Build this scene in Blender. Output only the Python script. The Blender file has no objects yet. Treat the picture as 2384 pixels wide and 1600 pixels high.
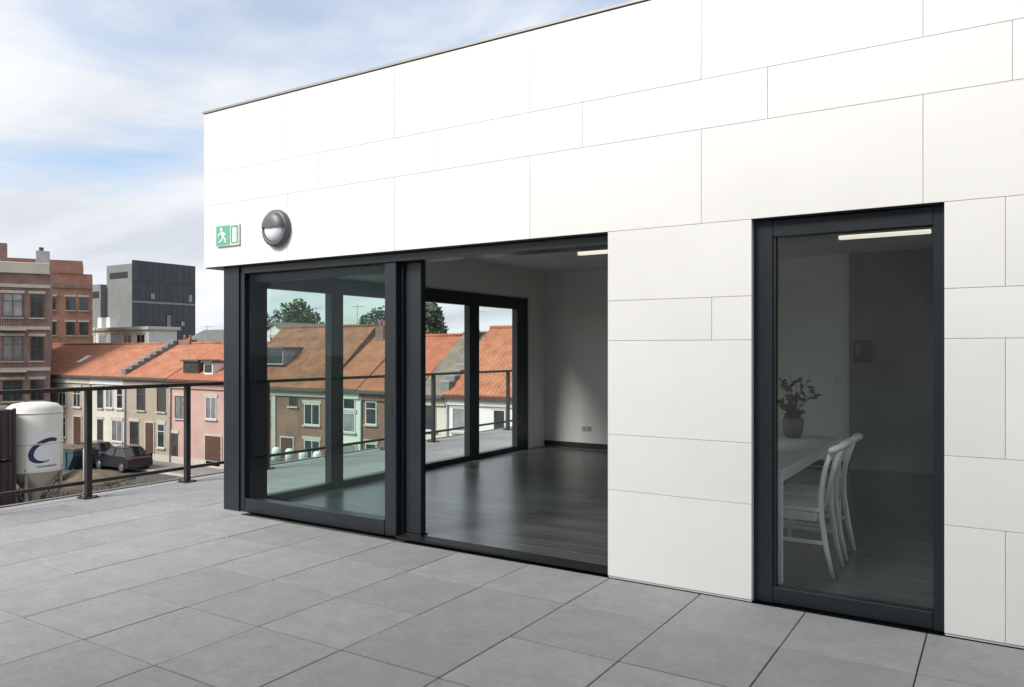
import bpy, bmesh, math, random
from mathutils import Vector, Matrix
random.seed(7)
S = bpy.context.scene
COL = S.collection
R = math.radians

# ------------------------------------------------------------------ camera
cam_d = bpy.data.cameras.new('camera')
cam_d.sensor_width = 36.0
cam_d.lens = 36.0 * 1801.0 / 2384.0
cam_d.shift_y = 15.0 / 2384.0
cam_d.clip_start = 0.05
cam_d.clip_end = 4000
cam = bpy.data.objects.new('camera', cam_d)
COL.objects.link(cam)
YAW = math.atan(1138.0 / 1801.0)
cam.location = (0, 0, 1.5)
cam.rotation_euler = (R(90), 0, YAW)
S.camera = cam

# ------------------------------------------------------------------ sky, sun, exposure
SUN_EL, SUN_AZ = R(40), R(203)          # azimuth clockwise from +Y
sun_dir = Vector((math.sin(SUN_AZ) * math.cos(SUN_EL), math.cos(SUN_AZ) * math.cos(SUN_EL), math.sin(SUN_EL)))
W = bpy.data.worlds.new('World'); S.world = W; W.use_nodes = True
nt = W.node_tree; nt.nodes.clear()
def N(t, **k):
    n = nt.nodes.new(t)
    for a, b in k.items(): setattr(n, a, b)
    return n
def LK(a, b): nt.links.new(a, b)
out = N('ShaderNodeOutputWorld'); bg = N('ShaderNodeBackground'); bg.inputs['Strength'].default_value = 0.1
sky = N('ShaderNodeTexSky', sky_type='NISHITA', sun_disc=False)
sky.sun_elevation = SUN_EL; sky.sun_rotation = SUN_AZ; sky.altitude = 60; sky.dust_density = 1.6; sky.ozone_density = 1.5
tc = N('ShaderNodeTexCoord'); sp = N('ShaderNodeSeparateXYZ'); LK(tc.outputs['Generated'], sp.inputs[0])
def M(op, a, b=None, clamp=False):
    n = N('ShaderNodeMath', operation=op, use_clamp=clamp)
    for i, v in enumerate((a, b)):
        if v is None: continue
        if isinstance(v, (int, float)): n.inputs[i].default_value = v
        else: LK(v, n.inputs[i])
    return n.outputs[0]
zz = M('ADD', M('MAXIMUM', sp.outputs['Z'], 0.0), 0.16)
cx_ = M('DIVIDE', sp.outputs['X'], zz); cy_ = M('DIVIDE', sp.outputs['Y'], zz)
cmb = N('ShaderNodeCombineXYZ'); LK(cx_, cmb.inputs[0]); LK(cy_, cmb.inputs[1]); cmb.inputs[2].default_value = 3.7
mp = N('ShaderNodeMapping'); LK(cmb.outputs[0], mp.inputs[0])
mp.inputs['Rotation'].default_value = (0, 0, R(-32)); mp.inputs['Scale'].default_value = (0.75, 1.25, 1); mp.inputs['Location'].default_value = (-4.55, 1.45, 0)
n1 = N('ShaderNodeTexNoise'); n1.inputs['Scale'].default_value = 0.62; n1.inputs['Detail'].default_value = 7; n1.inputs['Roughness'].default_value = 0.52; n1.inputs['Distortion'].default_value = 0.5
LK(mp.outputs[0], n1.inputs['Vector'])
r1 = N('ShaderNodeValToRGB'); r1.color_ramp.elements[0].position = 0.36; r1.color_ramp.elements[1].position = 0.485
LK(n1.outputs['Fac'], r1.inputs[0])
n2 = N('ShaderNodeTexNoise'); n2.inputs['Scale'].default_value = 1.3; n2.inputs['Detail'].default_value = 6; n2.inputs['Roughness'].default_value = 0.5
mp2 = N('ShaderNodeMapping'); LK(cmb.outputs[0], mp2.inputs[0]); mp2.inputs['Rotation'].default_value = (0, 0, R(-32)); mp2.inputs['Scale'].default_value = (0.55, 1.5, 1); mp2.inputs['Location'].default_value = (-3.0, 2.0, 2)
LK(mp2.outputs[0], n2.inputs['Vector'])
r2 = N('ShaderNodeValToRGB')
e = r2.color_ramp.elements
e[0].position = 0.3; e[0].color = (3.3, 3.5, 3.85, 1); e[1].position = 0.72; e[1].color = (5.0, 5.06, 5.18, 1)
LK(n2.outputs['Fac'], r2.inputs[0])
mx = N('ShaderNodeMixRGB'); LK(r1.outputs[0], mx.inputs[0]); LK(sky.outputs[0], mx.inputs[1]); LK(r2.outputs[0], mx.inputs[2])
LK(mx.outputs[0], bg.inputs['Color']); LK(bg.outputs[0], out.inputs['Surface'])

sl = bpy.data.lights.new('sun', 'SUN'); sl.energy = 2.05; sl.angle = R(24); sl.color = (1.0, 0.965, 0.92)
so = bpy.data.objects.new('sun', sl); COL.objects.link(so); so.rotation_euler = sun_dir.to_track_quat('Z', 'Y').to_euler(); so.location = (-5, -10, 20)

S.view_settings.view_transform = 'Standard'; S.view_settings.look = 'None'
S.view_settings.exposure = 1.11; S.view_settings.gamma = 1.0; S.view_settings.use_curve_mapping = False
S.render.engine = 'CYCLES'
S.cycles.use_denoising = True
S.cycles.max_bounces = 12; S.cycles.diffuse_bounces = 8; S.cycles.glossy_bounces = 4; S.cycles.transparent_max_bounces = 24
S.cycles.caustics_reflective = False; S.cycles.caustics_refractive = False; S.cycles.sample_clamp_indirect = 8

# ------------------------------------------------------------------ materials
def new_mat(name):
    m = bpy.data.materials.new(name); m.use_nodes = True
    t = m.node_tree; b = t.nodes['Principled BSDF']
    return m, t, b
def mat(name, col, rough=0.7, var=0.12, scale=6.0, bump=0.0, bscale=None, metal=0.0, spec=0.5, rand=0.0, stretch=(1, 1, 1), col2=None, stain=0.0):
    """colour with noise variation, optional per-object random brightness, fine bump"""
    m, t, b = new_mat(name)
    L = t.links.new
    tcn = t.nodes.new('ShaderNodeTexCoord'); mpn = t.nodes.new('ShaderNodeMapping'); mpn.inputs['Scale'].default_value = stretch
    L(tcn.outputs['Object'], mpn.inputs[0])
    oi = t.nodes.new('ShaderNodeObjectInfo')
    add = t.nodes.new('ShaderNodeVectorMath'); add.operation = 'ADD'
    sc = t.nodes.new('ShaderNodeMath'); sc.operation = 'MULTIPLY'; sc.inputs[1].default_value = 37.0; L(oi.outputs['Random'], sc.inputs[0])
    L(mpn.outputs[0], add.inputs[0]); L(sc.outputs[0], add.inputs[1])
    nz = t.nodes.new('ShaderNodeTexNoise'); nz.inputs['Scale'].default_value = scale; nz.inputs['Detail'].default_value = 6; nz.inputs['Roughness'].default_value = 0.6
    L(add.outputs[0], nz.inputs['Vector'])
    rp = t.nodes.new('ShaderNodeValToRGB')
    c2 = col2 if col2 else tuple(min(1, c * (1 + var)) for c in col)
    c1 = col if col2 else tuple(c * (1 - var) for c in col)
    rp.color_ramp.elements[0].position = 0.3; rp.color_ramp.elements[0].color = (*c1, 1)
    rp.color_ramp.elements[1].position = 0.7; rp.color_ramp.elements[1].color = (*c2, 1)
    L(nz.outputs['Fac'], rp.inputs[0])
    last = rp.outputs[0]
    if stain > 0:
        ns = t.nodes.new('ShaderNodeTexNoise'); ns.inputs['Scale'].default_value = scale * 0.22; ns.inputs['Detail'].default_value = 4
        L(add.outputs[0], ns.inputs['Vector'])
        mr = t.nodes.new('ShaderNodeMapRange'); mr.inputs[1].default_value = 0.35; mr.inputs[2].default_value = 0.7; mr.inputs[3].default_value = 1 - stain; mr.inputs[4].default_value = 1 + stain * 0.4
        L(ns.outputs['Fac'], mr.inputs[0])
        mu = t.nodes.new('ShaderNodeVectorMath'); mu.operation = 'SCALE'; L(last, mu.inputs[0]); L(mr.outputs[0], mu.inputs['Scale']); last = mu.outputs[0]
    if rand > 0:
        mr = t.nodes.new('ShaderNodeMapRange'); mr.inputs[3].default_value = 1 - rand; mr.inputs[4].default_value = 1 + rand
        L(oi.outputs['Random'], mr.inputs[0])
        mu = t.nodes.new('ShaderNodeVectorMath'); mu.operation = 'SCALE'; L(last, mu.inputs[0]); L(mr.outputs[0], mu.inputs['Scale']); last = mu.outputs[0]
    L(last, b.inputs['Base Color'])
    b.inputs['Roughness'].default_value = rough; b.inputs['Metallic'].default_value = metal; b.inputs['Specular IOR Level'].default_value = spec
    if bump > 0:
        nb = t.nodes.new('ShaderNodeTexNoise'); nb.inputs['Scale'].default_value = bscale or scale * 6; nb.inputs['Detail'].default_value = 4
        L(add.outputs[0], nb.inputs['Vector'])
        bp = t.nodes.new('ShaderNodeBump'); bp.inputs['Strength'].default_value = bump; bp.inputs['Distance'].default_value = 0.01
        L(nb.outputs['Fac'], bp.inputs['Height']); L(bp.outputs[0], b.inputs['Normal'])
    return m
def brick_mat(name, c1, c2, mortar, size=1.0, rough=0.85):
    m, t, b = new_mat(name); L = t.links.new
    tcn = t.nodes.new('ShaderNodeTexCoord'); sep = t.nodes.new('ShaderNodeSeparateXYZ'); L(tcn.outputs['Object'], sep.inputs[0])
    s = t.nodes.new('ShaderNodeMath'); s.operation = 'ADD'; L(sep.outputs[0], s.inputs[0]); L(sep.outputs[1], s.inputs[1])
    cb = t.nodes.new('ShaderNodeCombineXYZ'); L(s.outputs[0], cb.inputs[0]); L(sep.outputs[2], cb.inputs[1])
    br = t.nodes.new('ShaderNodeTexBrick'); br.inputs['Scale'].default_value = 1.0 / size
    br.inputs['Brick Width'].default_value = 0.23; br.inputs['Row Height'].default_value = 0.075; br.inputs['Mortar Size'].default_value = 0.01
    br.inputs['Color1'].default_value = (*c1, 1); br.inputs['Color2'].default_value = (*c2, 1); br.inputs['Mortar'].default_value = (*mortar, 1)
    L(cb.outputs[0], br.inputs['Vector'])
    nz = t.nodes.new('ShaderNodeTexNoise'); nz.inputs['Scale'].default_value = 0.9; nz.inputs['Detail'].default_value = 5; L(tcn.outputs['Object'], nz.inputs['Vector'])
    mr = t.nodes.new('ShaderNodeMapRange'); mr.inputs[1].default_value = 0.3; mr.inputs[2].default_value = 0.7; mr.inputs[3].default_value = 0.75; mr.inputs[4].default_value = 1.2; L(nz.outputs['Fac'], mr.inputs[0])
    mu = t.nodes.new('ShaderNodeVectorMath'); mu.operation = 'SCALE'; L(br.outputs['Color'], mu.inputs[0]); L(mr.outputs[0], mu.inputs['Scale'])
    L(mu.outputs[0], b.inputs['Base Color']); b.inputs['Roughness'].default_value = rough
    return m
def roof_mat(name, c1, c2):
    """pantiles: rows down the slope, barrel waves across"""
    m, t, b = new_mat(name); L = t.links.new
    tcn = t.nodes.new('ShaderNodeTexCoord')
    mpn = t.nodes.new('ShaderNodeMapping'); mpn.inputs['Scale'].default_value = (1.1, 1.1, 1.5); L(tcn.outputs['Object'], mpn.inputs[0])
    nz = t.nodes.new('ShaderNodeTexNoise'); nz.inputs['Scale'].default_value = 1.2; nz.inputs['Detail'].default_value = 8; nz.inputs['Roughness'].default_value = 0.75; L(mpn.outputs[0], nz.inputs['Vector'])
    rp = t.nodes.new('ShaderNodeValToRGB'); rp.color_ramp.elements[0].position = 0.32; rp.color_ramp.elements[0].color = (*c1, 1); rp.color_ramp.elements[1].position = 0.66; rp.color_ramp.elements[1].color = (*c2, 1); L(nz.outputs['Fac'], rp.inputs[0])
    w1 = t.nodes.new('ShaderNodeTexWave'); w1.bands_direction = 'X'; w1.inputs['Scale'].default_value = 1.3; L(tcn.outputs['Object'], w1.inputs['Vector'])
    w2 = t.nodes.new('ShaderNodeTexWave'); w2.bands_direction = 'Z'; w2.wave_profile = 'SAW'; w2.inputs['Scale'].default_value = 1.7; L(tcn.outputs['Object'], w2.inputs['Vector'])
    ad = t.nodes.new('ShaderNodeMath'); L(w1.outputs['Fac'], ad.inputs[0]); L(w2.outputs['Fac'], ad.inputs[1])
    bp = t.nodes.new('ShaderNodeBump'); bp.inputs['Strength'].default_value = 0.7; bp.inputs['Distance'].default_value = 0.05; L(ad.outputs[0], bp.inputs['Height']); L(bp.outputs[0], b.inputs['Normal'])
    L(rp.outputs[0], b.inputs['Base Color']); b.inputs['Roughness'].default_value = 0.85
    return m
def glass_mat(name, tint, refl=1.0, dust_veil=0.008):
    """thin pane: tinted see-through plus mirror reflection by angle"""
    m = bpy.data.materials.new(name); m.use_nodes = True; t = m.node_tree; t.nodes.clear(); L = t.links.new
    o = t.nodes.new('ShaderNodeOutputMaterial'); tr = t.nodes.new('ShaderNodeBsdfTransparent'); gl = t.nodes.new('ShaderNodeBsdfGlossy')
    tr.inputs[0].default_value = (*tint, 1); gl.inputs['Roughness'].default_value = 0.0; gl.inputs[0].default_value = (0.9, 0.97, 1.0, 1)
    fr = t.nodes.new('ShaderNodeFresnel'); fr.inputs[0].default_value = 1.45
    mu = t.nodes.new('ShaderNodeMath'); mu.operation = 'MULTIPLY'; mu.inputs[1].default_value = refl; L(fr.outputs[0], mu.inputs[0])
    ge = t.nodes.new('ShaderNodeNewGeometry'); iv = t.nodes.new('ShaderNodeMath'); iv.operation = 'SUBTRACT'; iv.inputs[0].default_value = 1.0; L(ge.outputs['Backfacing'], iv.inputs[1])
    m2 = t.nodes.new('ShaderNodeMath'); m2.operation = 'MULTIPLY'; L(mu.outputs[0], m2.inputs[0]); L(iv.outputs[0], m2.inputs[1]); mu = m2
    mxs = t.nodes.new('ShaderNodeMixShader'); L(mu.outputs[0], mxs.inputs[0]); L(tr.outputs[0], mxs.inputs[1]); L(gl.outputs[0], mxs.inputs[2]); 
    tcg = t.nodes.new('ShaderNodeTexCoord'); ng = t.nodes.new('ShaderNodeTexNoise'); ng.inputs['Scale'].default_value = 2.2; ng.inputs['Detail'].default_value = 5; L(tcg.outputs['Object'], ng.inputs['Vector'])
    mrg = t.nodes.new('ShaderNodeMapRange'); mrg.inputs[1].default_value = 0.3; mrg.inputs[2].default_value = 0.75; mrg.inputs[3].default_value = dust_veil * 0.4; mrg.inputs[4].default_value = dust_veil; L(ng.outputs['Fac'], mrg.inputs[0])
    df = t.nodes.new('ShaderNodeBsdfDiffuse'); df.inputs[0].default_value = (0.6, 0.62, 0.62, 1)
    mxd = t.nodes.new('ShaderNodeMixShader'); L(mrg.outputs[0], mxd.inputs[0]); L(mxs.outputs[0], mxd.inputs[1]); L(df.outputs[0], mxd.inputs[2]); L(mxd.outputs[0], o.inputs[0])
    return m
def emit_mat(name, col, st):
    m, t, b = new_mat(name); b.inputs['Base Color'].default_value = (*col, 1); b.inputs['Emission Color'].default_value = (*col, 1); b.inputs['Emission Strength'].default_value = st
    nz = t.nodes.new('ShaderNodeTexNoise'); nz.inputs['Scale'].default_value = 3
    return m

MT = dict(
    panel=mat('white_cladding', (0.785, 0.78, 0.76), 0.5, 0.015, 3.0, bump=0.10, bscale=2.5, rand=0.02, stain=0.045),
    backing=mat('cladding_joint', (0.78, 0.78, 0.77), 0.8, 0.08),
    coping=mat('coping_metal', (0.30, 0.30, 0.29), 0.5, 0.12, 3, metal=0.3),
    frame=mat('anthracite_frame', (0.012, 0.0175, 0.0225), 0.36, 0.15, 4, bump=0.03, bscale=300),
    gasket=mat('black_gasket', (0.008, 0.009, 0.01), 0.5, 0.2),
    handle=mat('dark_handle', (0.05, 0.055, 0.06), 0.3, 0.1, metal=0.7),
    tile=mat('terrace_tile', (0.292, 0.295, 0.292), 0.75, 0.085, 26.0, bump=0.3, bscale=220, rand=0.08, stain=0.09),
    slab=mat('terrace_bed', (0.075, 0.073, 0.07), 0.9, 0.3, 8),
    plaster=mat('interior_plaster', (0.80, 0.80, 0.77), 0.85, 0.03, 2, bump=0.04),
    ceilm=mat('ceiling_plaster', (0.78, 0.78, 0.76), 0.9, 0.03, 2),
    darkpan=mat('charcoal_panel', (0.165, 0.17, 0.185), 0.5, 0.15, 3),
    skirting=mat('black_skirting', (0.018, 0.02, 0.021), 0.5, 0.2),
    plank=mat('dark_floorboard', (0.070, 0.073, 0.073), 0.27, 0.3, 7, spec=1.0, bump=0.05, bscale=40, rand=0.22, stretch=(0.25, 3.0, 1.0), stain=0.2),
    whitefurn=mat('white_furniture', (0.82, 0.85, 0.83), 0.4, 0.04, 4),
    pot=mat('stoneware_pot', (0.12, 0.12, 0.11), 0.5, 0.2, 9),
    dryleaf=mat('dull_leaf', (0.05, 0.055, 0.035), 0.7, 0.4, 9, rand=0.2),
    signg=mat('sign_green', (0.14, 0.40, 0.27), 0.45, 0.05, 5),
    signw=mat('sign_white', (0.80, 0.86, 0.82), 0.45, 0.02, 5),
    lampd=mat('lamp_housing', (0.095, 0.10, 0.11), 0.42, 0.12, 6),
    lampw=mat('lamp_diffuser', (0.80, 0.83, 0.88), 0.3, 0.03, 6),
    rail=mat('railing_steel', (0.045, 0.042, 0.04), 0.45, 0.2, 5, metal=0.4),
    edge=mat('edge_trim', (0.21, 0.175, 0.155), 0.6, 0.25, 4),
    render_w=mat('podium_render', (0.55, 0.54, 0.52), 0.85, 0.08, 2),
    asphalt=mat('asphalt', (0.075, 0.073, 0.07), 0.9, 0.25, 3, bump=0.2),
    pave=mat('pavement_slabs', (0.22, 0.205, 0.185), 0.85, 0.2, 2),
    soil=mat('site_soil', (0.12, 0.092, 0.062), 0.95, 0.35, 1.5, bump=0.5, bscale=8),
    weed=mat('weeds', (0.055, 0.07, 0.028), 0.8, 0.4, 3),
    fields=mat('far_ground', (0.11, 0.115, 0.085), 0.95, 0.3, 0.05),
    beige=mat('beige_render', (0.40, 0.33, 0.27), 0.85, 0.10, 1.2, stain=0.15),
    cream=mat('cream_render', (0.56, 0.54, 0.46), 0.85, 0.07, 1.2, stain=0.12),
    tan=mat('tan_render', (0.35, 0.305, 0.24), 0.85, 0.10, 1.2, stain=0.15),
    pink=mat('pink_render', (0.47, 0.315, 0.27), 0.85, 0.08, 1.2, stain=0.12),
    whiter=mat('white_render', (0.70, 0.71, 0.69), 0.85, 0.06, 1.2, stain=0.10),
    mint=mat('pale_render', (0.63, 0.68, 0.60), 0.85, 0.05, 1.2, stain=0.08),
    stone=mat('pale_stone', (0.45, 0.42, 0.37), 0.8, 0.12, 2),
    gutter=mat('gutter_zinc', (0.075, 0.07, 0.065), 0.6, 0.2, 3),
    zinc=mat('zinc_flashing', (0.28, 0.285, 0.30), 0.55, 0.2, 3),
    pane=mat('far_window_pane', (0.035, 0.042, 0.045), 0.08, 0.4, 1.5, spec=0.8, rand=0.4),
    pane_l=mat('curtained_pane', (0.22, 0.235, 0.24), 0.12, 0.35, 1.2, spec=0.8, rand=0.3),
    wframe=mat('white_window_frame', (0.62, 0.62, 0.60), 0.5, 0.05),
    bframe=mat('brown_window_frame', (0.10, 0.065, 0.05), 0.5, 0.15),
    doorb=mat('brown_door', (0.085, 0.040, 0.030), 0.5, 0.2, 3, stretch=(4, 1, 0.4)),
    doorg=mat('grey_door', (0.20, 0.23, 0.23), 0.5, 0.1, 3),
    metal_dark=mat('shaded_cladding', (0.066, 0.072, 0.084), 0.6, 0.12, 0.5, rand=0.12),
    metal_mid=mat('grey_concrete', (0.20, 0.205, 0.20), 0.8, 0.12, 0.4, stain=0.12),
    silo=mat('silo_paint', (0.70, 0.69, 0.62), 0.5, 0.05, 1.2, stain=0.12),
    silo_w=mat('silo_white_patch', (0.78, 0.79, 0.80), 0.45, 0.03, 2),
    navy=mat('logo_navy', (0.018, 0.03, 0.085), 0.5, 0.1, 4),
    steel=mat('galvanised_steel', (0.30, 0.29, 0.26), 0.55, 0.25, 4, metal=0.4),
    container=mat('container_brown', (0.045, 0.030, 0.032), 0.6, 0.3, 1.5, stain=0.2),
    skipm=mat('skip_teal', (0.04, 0.085, 0.09), 0.5, 0.25, 2, stain=0.2),
    redbrick=mat('brick_stack', (0.27, 0.10, 0.07), 0.85, 0.25, 4),
    wood=mat('pallet_wood', (0.30, 0.22, 0.14), 0.85, 0.2, 4),
    conc=mat('white_concrete', (0.72, 0.72, 0.68), 0.8, 0.06, 3),
    felt=mat('roof_felt', (0.13, 0.13, 0.125), 0.9, 0.2, 1),
    bark=mat('bark', (0.07, 0.055, 0.04), 0.9, 0.25, 4),
    leaf1=mat('leaf_green', (0.062, 0.095, 0.026), 0.7, 0.5, 0.7, rand=0.1),
    leaf2=mat('leaf_grey_green', (0.10, 0.125, 0.085), 0.7, 0.4, 0.7, rand=0.1),
    carp1=mat('car_paint_grey', (0.13, 0.13, 0.135), 0.25, 0.05, 2, metal=0.5),
    carp2=mat('car_paint_black', (0.018, 0.019, 0.022), 0.2, 0.1, 2),
    carglass=mat('car_glass', (0.012, 0.014, 0.016), 0.05, 0.1, 2, spec=0.9),
    tyre=mat('tyre_rubber', (0.015, 0.015, 0.015), 0.85, 0.2, 8),
    rim=mat('alloy_rim', (0.35, 0.35, 0.36), 0.3, 0.1, 8, metal=0.8),
    headl=mat('headlamp', (0.6, 0.6, 0.6), 0.1, 0.05, 5),
    taill=mat('tail_lamp', (0.12, 0.008, 0.008), 0.2, 0.1, 5),
    ac=mat('plant_box', (0.33, 0.34, 0.35), 0.6, 0.1, 2),
    br_mauve=brick_mat('mauve_brick', (0.20, 0.115, 0.10), (0.26, 0.155, 0.135), (0.24, 0.20, 0.18)),
    br_orange=brick_mat('orange_brick', (0.30, 0.125, 0.08), (0.36, 0.165, 0.105), (0.28, 0.2, 0.16)),
    br_brown=brick_mat('brown_brick', (0.19, 0.088, 0.058), (0.25, 0.128, 0.085), (0.22, 0.17, 0.14)),
    rf_orange=roof_mat('orange_pantile', (0.25, 0.088, 0.046), (0.45, 0.195, 0.105)),
    rf_red=roof_mat('red_pantile', (0.26, 0.085, 0.045), (0.42, 0.16, 0.085)),
    rf_brown=roof_mat('brown_tile', (0.12, 0.05, 0.03), (0.36, 0.145, 0.068)),
    rf_grey=roof_mat('grey_tile', (0.12, 0.105, 0.085), (0.24, 0.21, 0.165)),
    glass_front=glass_mat('tinted_pane', (0.885, 0.94, 0.927), 0.35, 0.002),
    glass_side=glass_mat('clear_pane', (0.95, 0.978, 0.968), 0.6),
    glass_door=glass_mat('door_pane', (0.95, 0.97, 0.965), 0.8, 0.02),  # heavier dust film, doubling as a pale veil over the dark room
    tube=emit_mat('lit_tube', (0.95, 0.90, 0.76), 0.4),
)

# ------------------------------------------------------------------ mesh helpers
class MB:
    """collects simple solids into one mesh"""
    def __init__(s): s.bm = bmesh.new()
    def box(s, x0, x1, y0, y1, z0, z1):
        v = [s.bm.verts.new(p) for p in ((x0, y0, z0), (x1, y0, z0), (x1, y1, z0), (x0, y1, z0), (x0, y0, z1), (x1, y0, z1), (x1, y1, z1), (x0, y1, z1))]
        for f in ((0, 3, 2, 1), (4, 5, 6, 7), (0, 1, 5, 4), (1, 2, 6, 5), (2, 3, 7, 6), (3, 0, 4, 7)): s.bm.faces.new([v[i] for i in f])
        return s
    def prism(s, pts, axis, a, b):
        """polygon pts (2D) extruded along axis from a to b; order of pts: (other axes ascending)"""
        def P(p, t):
            return {'x': (t, p[0], p[1]), 'y': (p[0], t, p[1]), 'z': (p[0], p[1], t)}[axis]
        A = [s.bm.verts.new(P(p, a)) for p in pts]; B = [s.bm.verts.new(P(p, b)) for p in pts]
        s.bm.faces.new(A); s.bm.faces.new(B[::-1]); n = len(pts)
        for i in range(n): s.bm.faces.new((A[i], B[i], B[(i + 1) % n], A[(i + 1) % n]))
        return s
    def tube(s, pts, rad, seg=8, cap=True):
        """swept tube through pts, rad scalar or list"""
        pts = [Vector(p) for p in pts]; n = len(pts); rad = rad if isinstance(rad, (list, tuple)) else [rad] * n
        rings = []
        for i, p in enumerate(pts):
            d = (pts[min(i + 1, n - 1)] - pts[max(i - 1, 0)]).normalized()
            u = d.orthogonal().normalized() if i == 0 else (u - d * u.dot(d)).normalized()
            w = d.cross(u)
            rings.append([s.bm.verts.new(p + (u * math.cos(2 * math.pi * k / seg) + w * math.sin(2 * math.pi * k / seg)) * rad[i]) for k in range(seg)])
        for i in range(n - 1):
            for k in range(seg): s.bm.faces.new((rings[i][k], rings[i][(k + 1) % seg], rings[i + 1][(k + 1) % seg], rings[i + 1][k]))
        if cap: s.bm.faces.new(rings[0][::-1]); s.bm.faces.new(rings[-1])
        return s
    def lathe(s, prof, c, axis='z', seg=24, a0=0.0, a1=2 * math.pi):
        full = abs(a1 - a0 - 2 * math.pi) < 1e-6; n = seg if full else seg + 1
        rings = []
        for r, h in prof:
            ring = []
            for k in range(n):
                a = a0 + (a1 - a0) * k / seg; ca, sa = math.cos(a) * r, math.sin(a) * r
                p = {'z': (ca, sa, h), 'y': (ca, h, sa), 'x': (h, ca, sa)}[axis]
                ring.append(s.bm.verts.new((c[0] + p[0], c[1] + p[1], c[2] + p[2])))
            rings.append(ring)
        for i in range(len(rings) - 1):
            for k in range(n if full else n - 1):
                q = (rings[i][k], rings[i][(k + 1) % n], rings[i + 1][(k + 1) % n], rings[i + 1][k])
                try: s.bm.faces.new(q)
                except ValueError: pass
        return s
    def bevel(s, w, seg=1):
        bmesh.ops.bevel(s.bm, geom=s.bm.edges[:], offset=w, segments=seg, affect='EDGES', profile=0.5); return s
    def mesh(s, name, m, smooth=False, off=None):
        if off is not None: bmesh.ops.translate(s.bm, verts=s.bm.verts[:], vec=-Vector(off))
        bmesh.ops.remove_doubles(s.bm, verts=s.bm.verts[:], dist=1e-6)
        bmesh.ops.recalc_face_normals(s.bm, faces=s.bm.faces[:])
        me = bpy.data.meshes.new(name); s.bm.to_mesh(me); s.bm.free()
        me.materials.append(MT[m] if isinstance(m, str) else m)
        if smooth:
            for p in me.polygons: p.use_smooth = True
        return me
    def build(s, name, m, parent=None, smooth=False, loc=None):
        """verts are in world space; loc = world position of the object's origin (default: parent's)"""
        pw = world(parent) if parent else Vector((0, 0, 0))
        L0 = Vector(loc) if loc is not None else pw
        o = bpy.data.objects.new(name, s.mesh(name, m, smooth, L0)); COL.objects.link(o)
        o.location = L0 - pw
        if parent: o.parent = parent
        WP[o.name] = L0
        return o
WP = {}
def world(o): return WP[o.name].copy()
def tag(o, label=None, cat=None, group=None, kind=None):
    for k, v in (('label', label), ('category', cat), ('group', group), ('kind', kind)):
        if v: o[k] = v
    return o
def thing(name, loc, label, cat, group=None):
    o = bpy.data.objects.new(name, None); o.empty_display_size = 0.2; COL.objects.link(o); o.location = loc
    WP[o.name] = Vector(loc); return tag(o, label, cat, group)
def box(name, b, m, parent=None, bev=0.0, loc=None):
    mb = MB().box(*b)
    if bev: mb.bevel(bev)
    return mb.build(name, m, parent, loc=loc)
def piece(name, me, loc, parent):
    """instance of a shared mesh centred on its own origin, at world loc"""
    o = bpy.data.objects.new(name, me); COL.objects.link(o); o.parent = parent
    o.location = Vector(loc) - world(parent); WP[o.name] = Vector(loc); return o
def smooth_by_angle(o, ang=35):
    me = o.data
    for p in me.polygons: p.use_smooth = True
    try: me.set_sharp_from_angle(angle=R(ang))
    except Exception: pass
    return o

# ------------------------------------------------------------------ the ground, street
STREET = -6.0
tag(box('ground', (-900, 900, -700, 1400, -6.6, -6.05), 'fields'), kind='structure')
tag(box('street', (-140, 60, 4, 28.4, -6.3, STREET), 'asphalt'), kind='structure')
pv = tag(box('pavement', (-140, 60, 28.4, 30.995, -6.3, STREET + 0.12), 'pave'), kind='structure')
box('kerb', (-140, 60, 28.25, 28.398, -6.3, STREET + 0.125), 'stone', pv)

# ------------------------------------------------------------------ roof terrace with slabs
TX0, TX1, TY0, TY1 = -8.02, 6.5, -5.0, 13.6
terrace = tag(box('terrace', (TX0, TX1, TY0, TY1, -6.5, -0.032), 'slab'), kind='structure')
box('edge_trim', (TX0 - 0.05, TX0 - 0.002, TY0, TY1, -0.35, 0.012), 'edge', terrace, 0.004)
box('side_wall', (TX0 - 0.04, TX0 - 0.001, TY0, TY1, -6.4, -0.36), 'render_w', terrace)
PT, PY, JT, JY = 0.615, 0.61, 0.0065, 0.0105
tile_me = MB().box(-PT / 2 + JT / 2, PT / 2 - JT / 2, -PY / 2 + JY / 2, PY / 2 - JY / 2, -0.03, 0.0).bevel(0.0025).mesh('tile', 'tile')
cells = []
i0 = int((TX0 + 0.33) / PT) - 1
for i in range(i0, int((TX1 + 0.33) / PT)):
    for j in range(-20, 18):
        xc, yc = -0.33 + (i + 0.5) * PT, 4.645 + (j + 0.5) * PY
        if xc - PT / 2 < TX0 or xc + PT / 2 > TX1 or yc - PY / 2 < TY0 or yc + PY / 2 > TY1: continue
        if xc > -6.0 and yc > 4.66: continue
        d = Vector((xc, yc)); fw = d.dot(Vector((-math.sin(YAW), math.cos(YAW)))); rt = d.dot(Vector((math.cos(YAW), math.sin(YAW))))
        vis = fw > 2.2 and abs(rt) / fw < 0.74
        cells.append((0 if vis else 1, d.length, xc, yc))
cells.sort()
rest = MB()
for k, (nv, _, xc, yc) in enumerate(cells):
    if nv == 0 and k < 300:
        o = piece('tile', tile_me, (xc + random.uniform(-0.001, 0.001), yc + random.uniform(-0.001, 0.001), random.uniform(-0.0015, 0.001)), terrace)
        o.rotation_euler = (random.uniform(-0.0012, 0.0012), random.uniform(-0.0012, 0.0012), random.uniform(-0.0015, 0.0015))
    else:
        rest.box(xc - PT / 2 + JT / 2, xc + PT / 2 - JT / 2, yc - PY / 2 + JY / 2, yc + PY / 2 - JY / 2, -0.03, 0.0)
tag(rest.build('tile', 'tile', terrace), kind='stuff')
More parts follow.
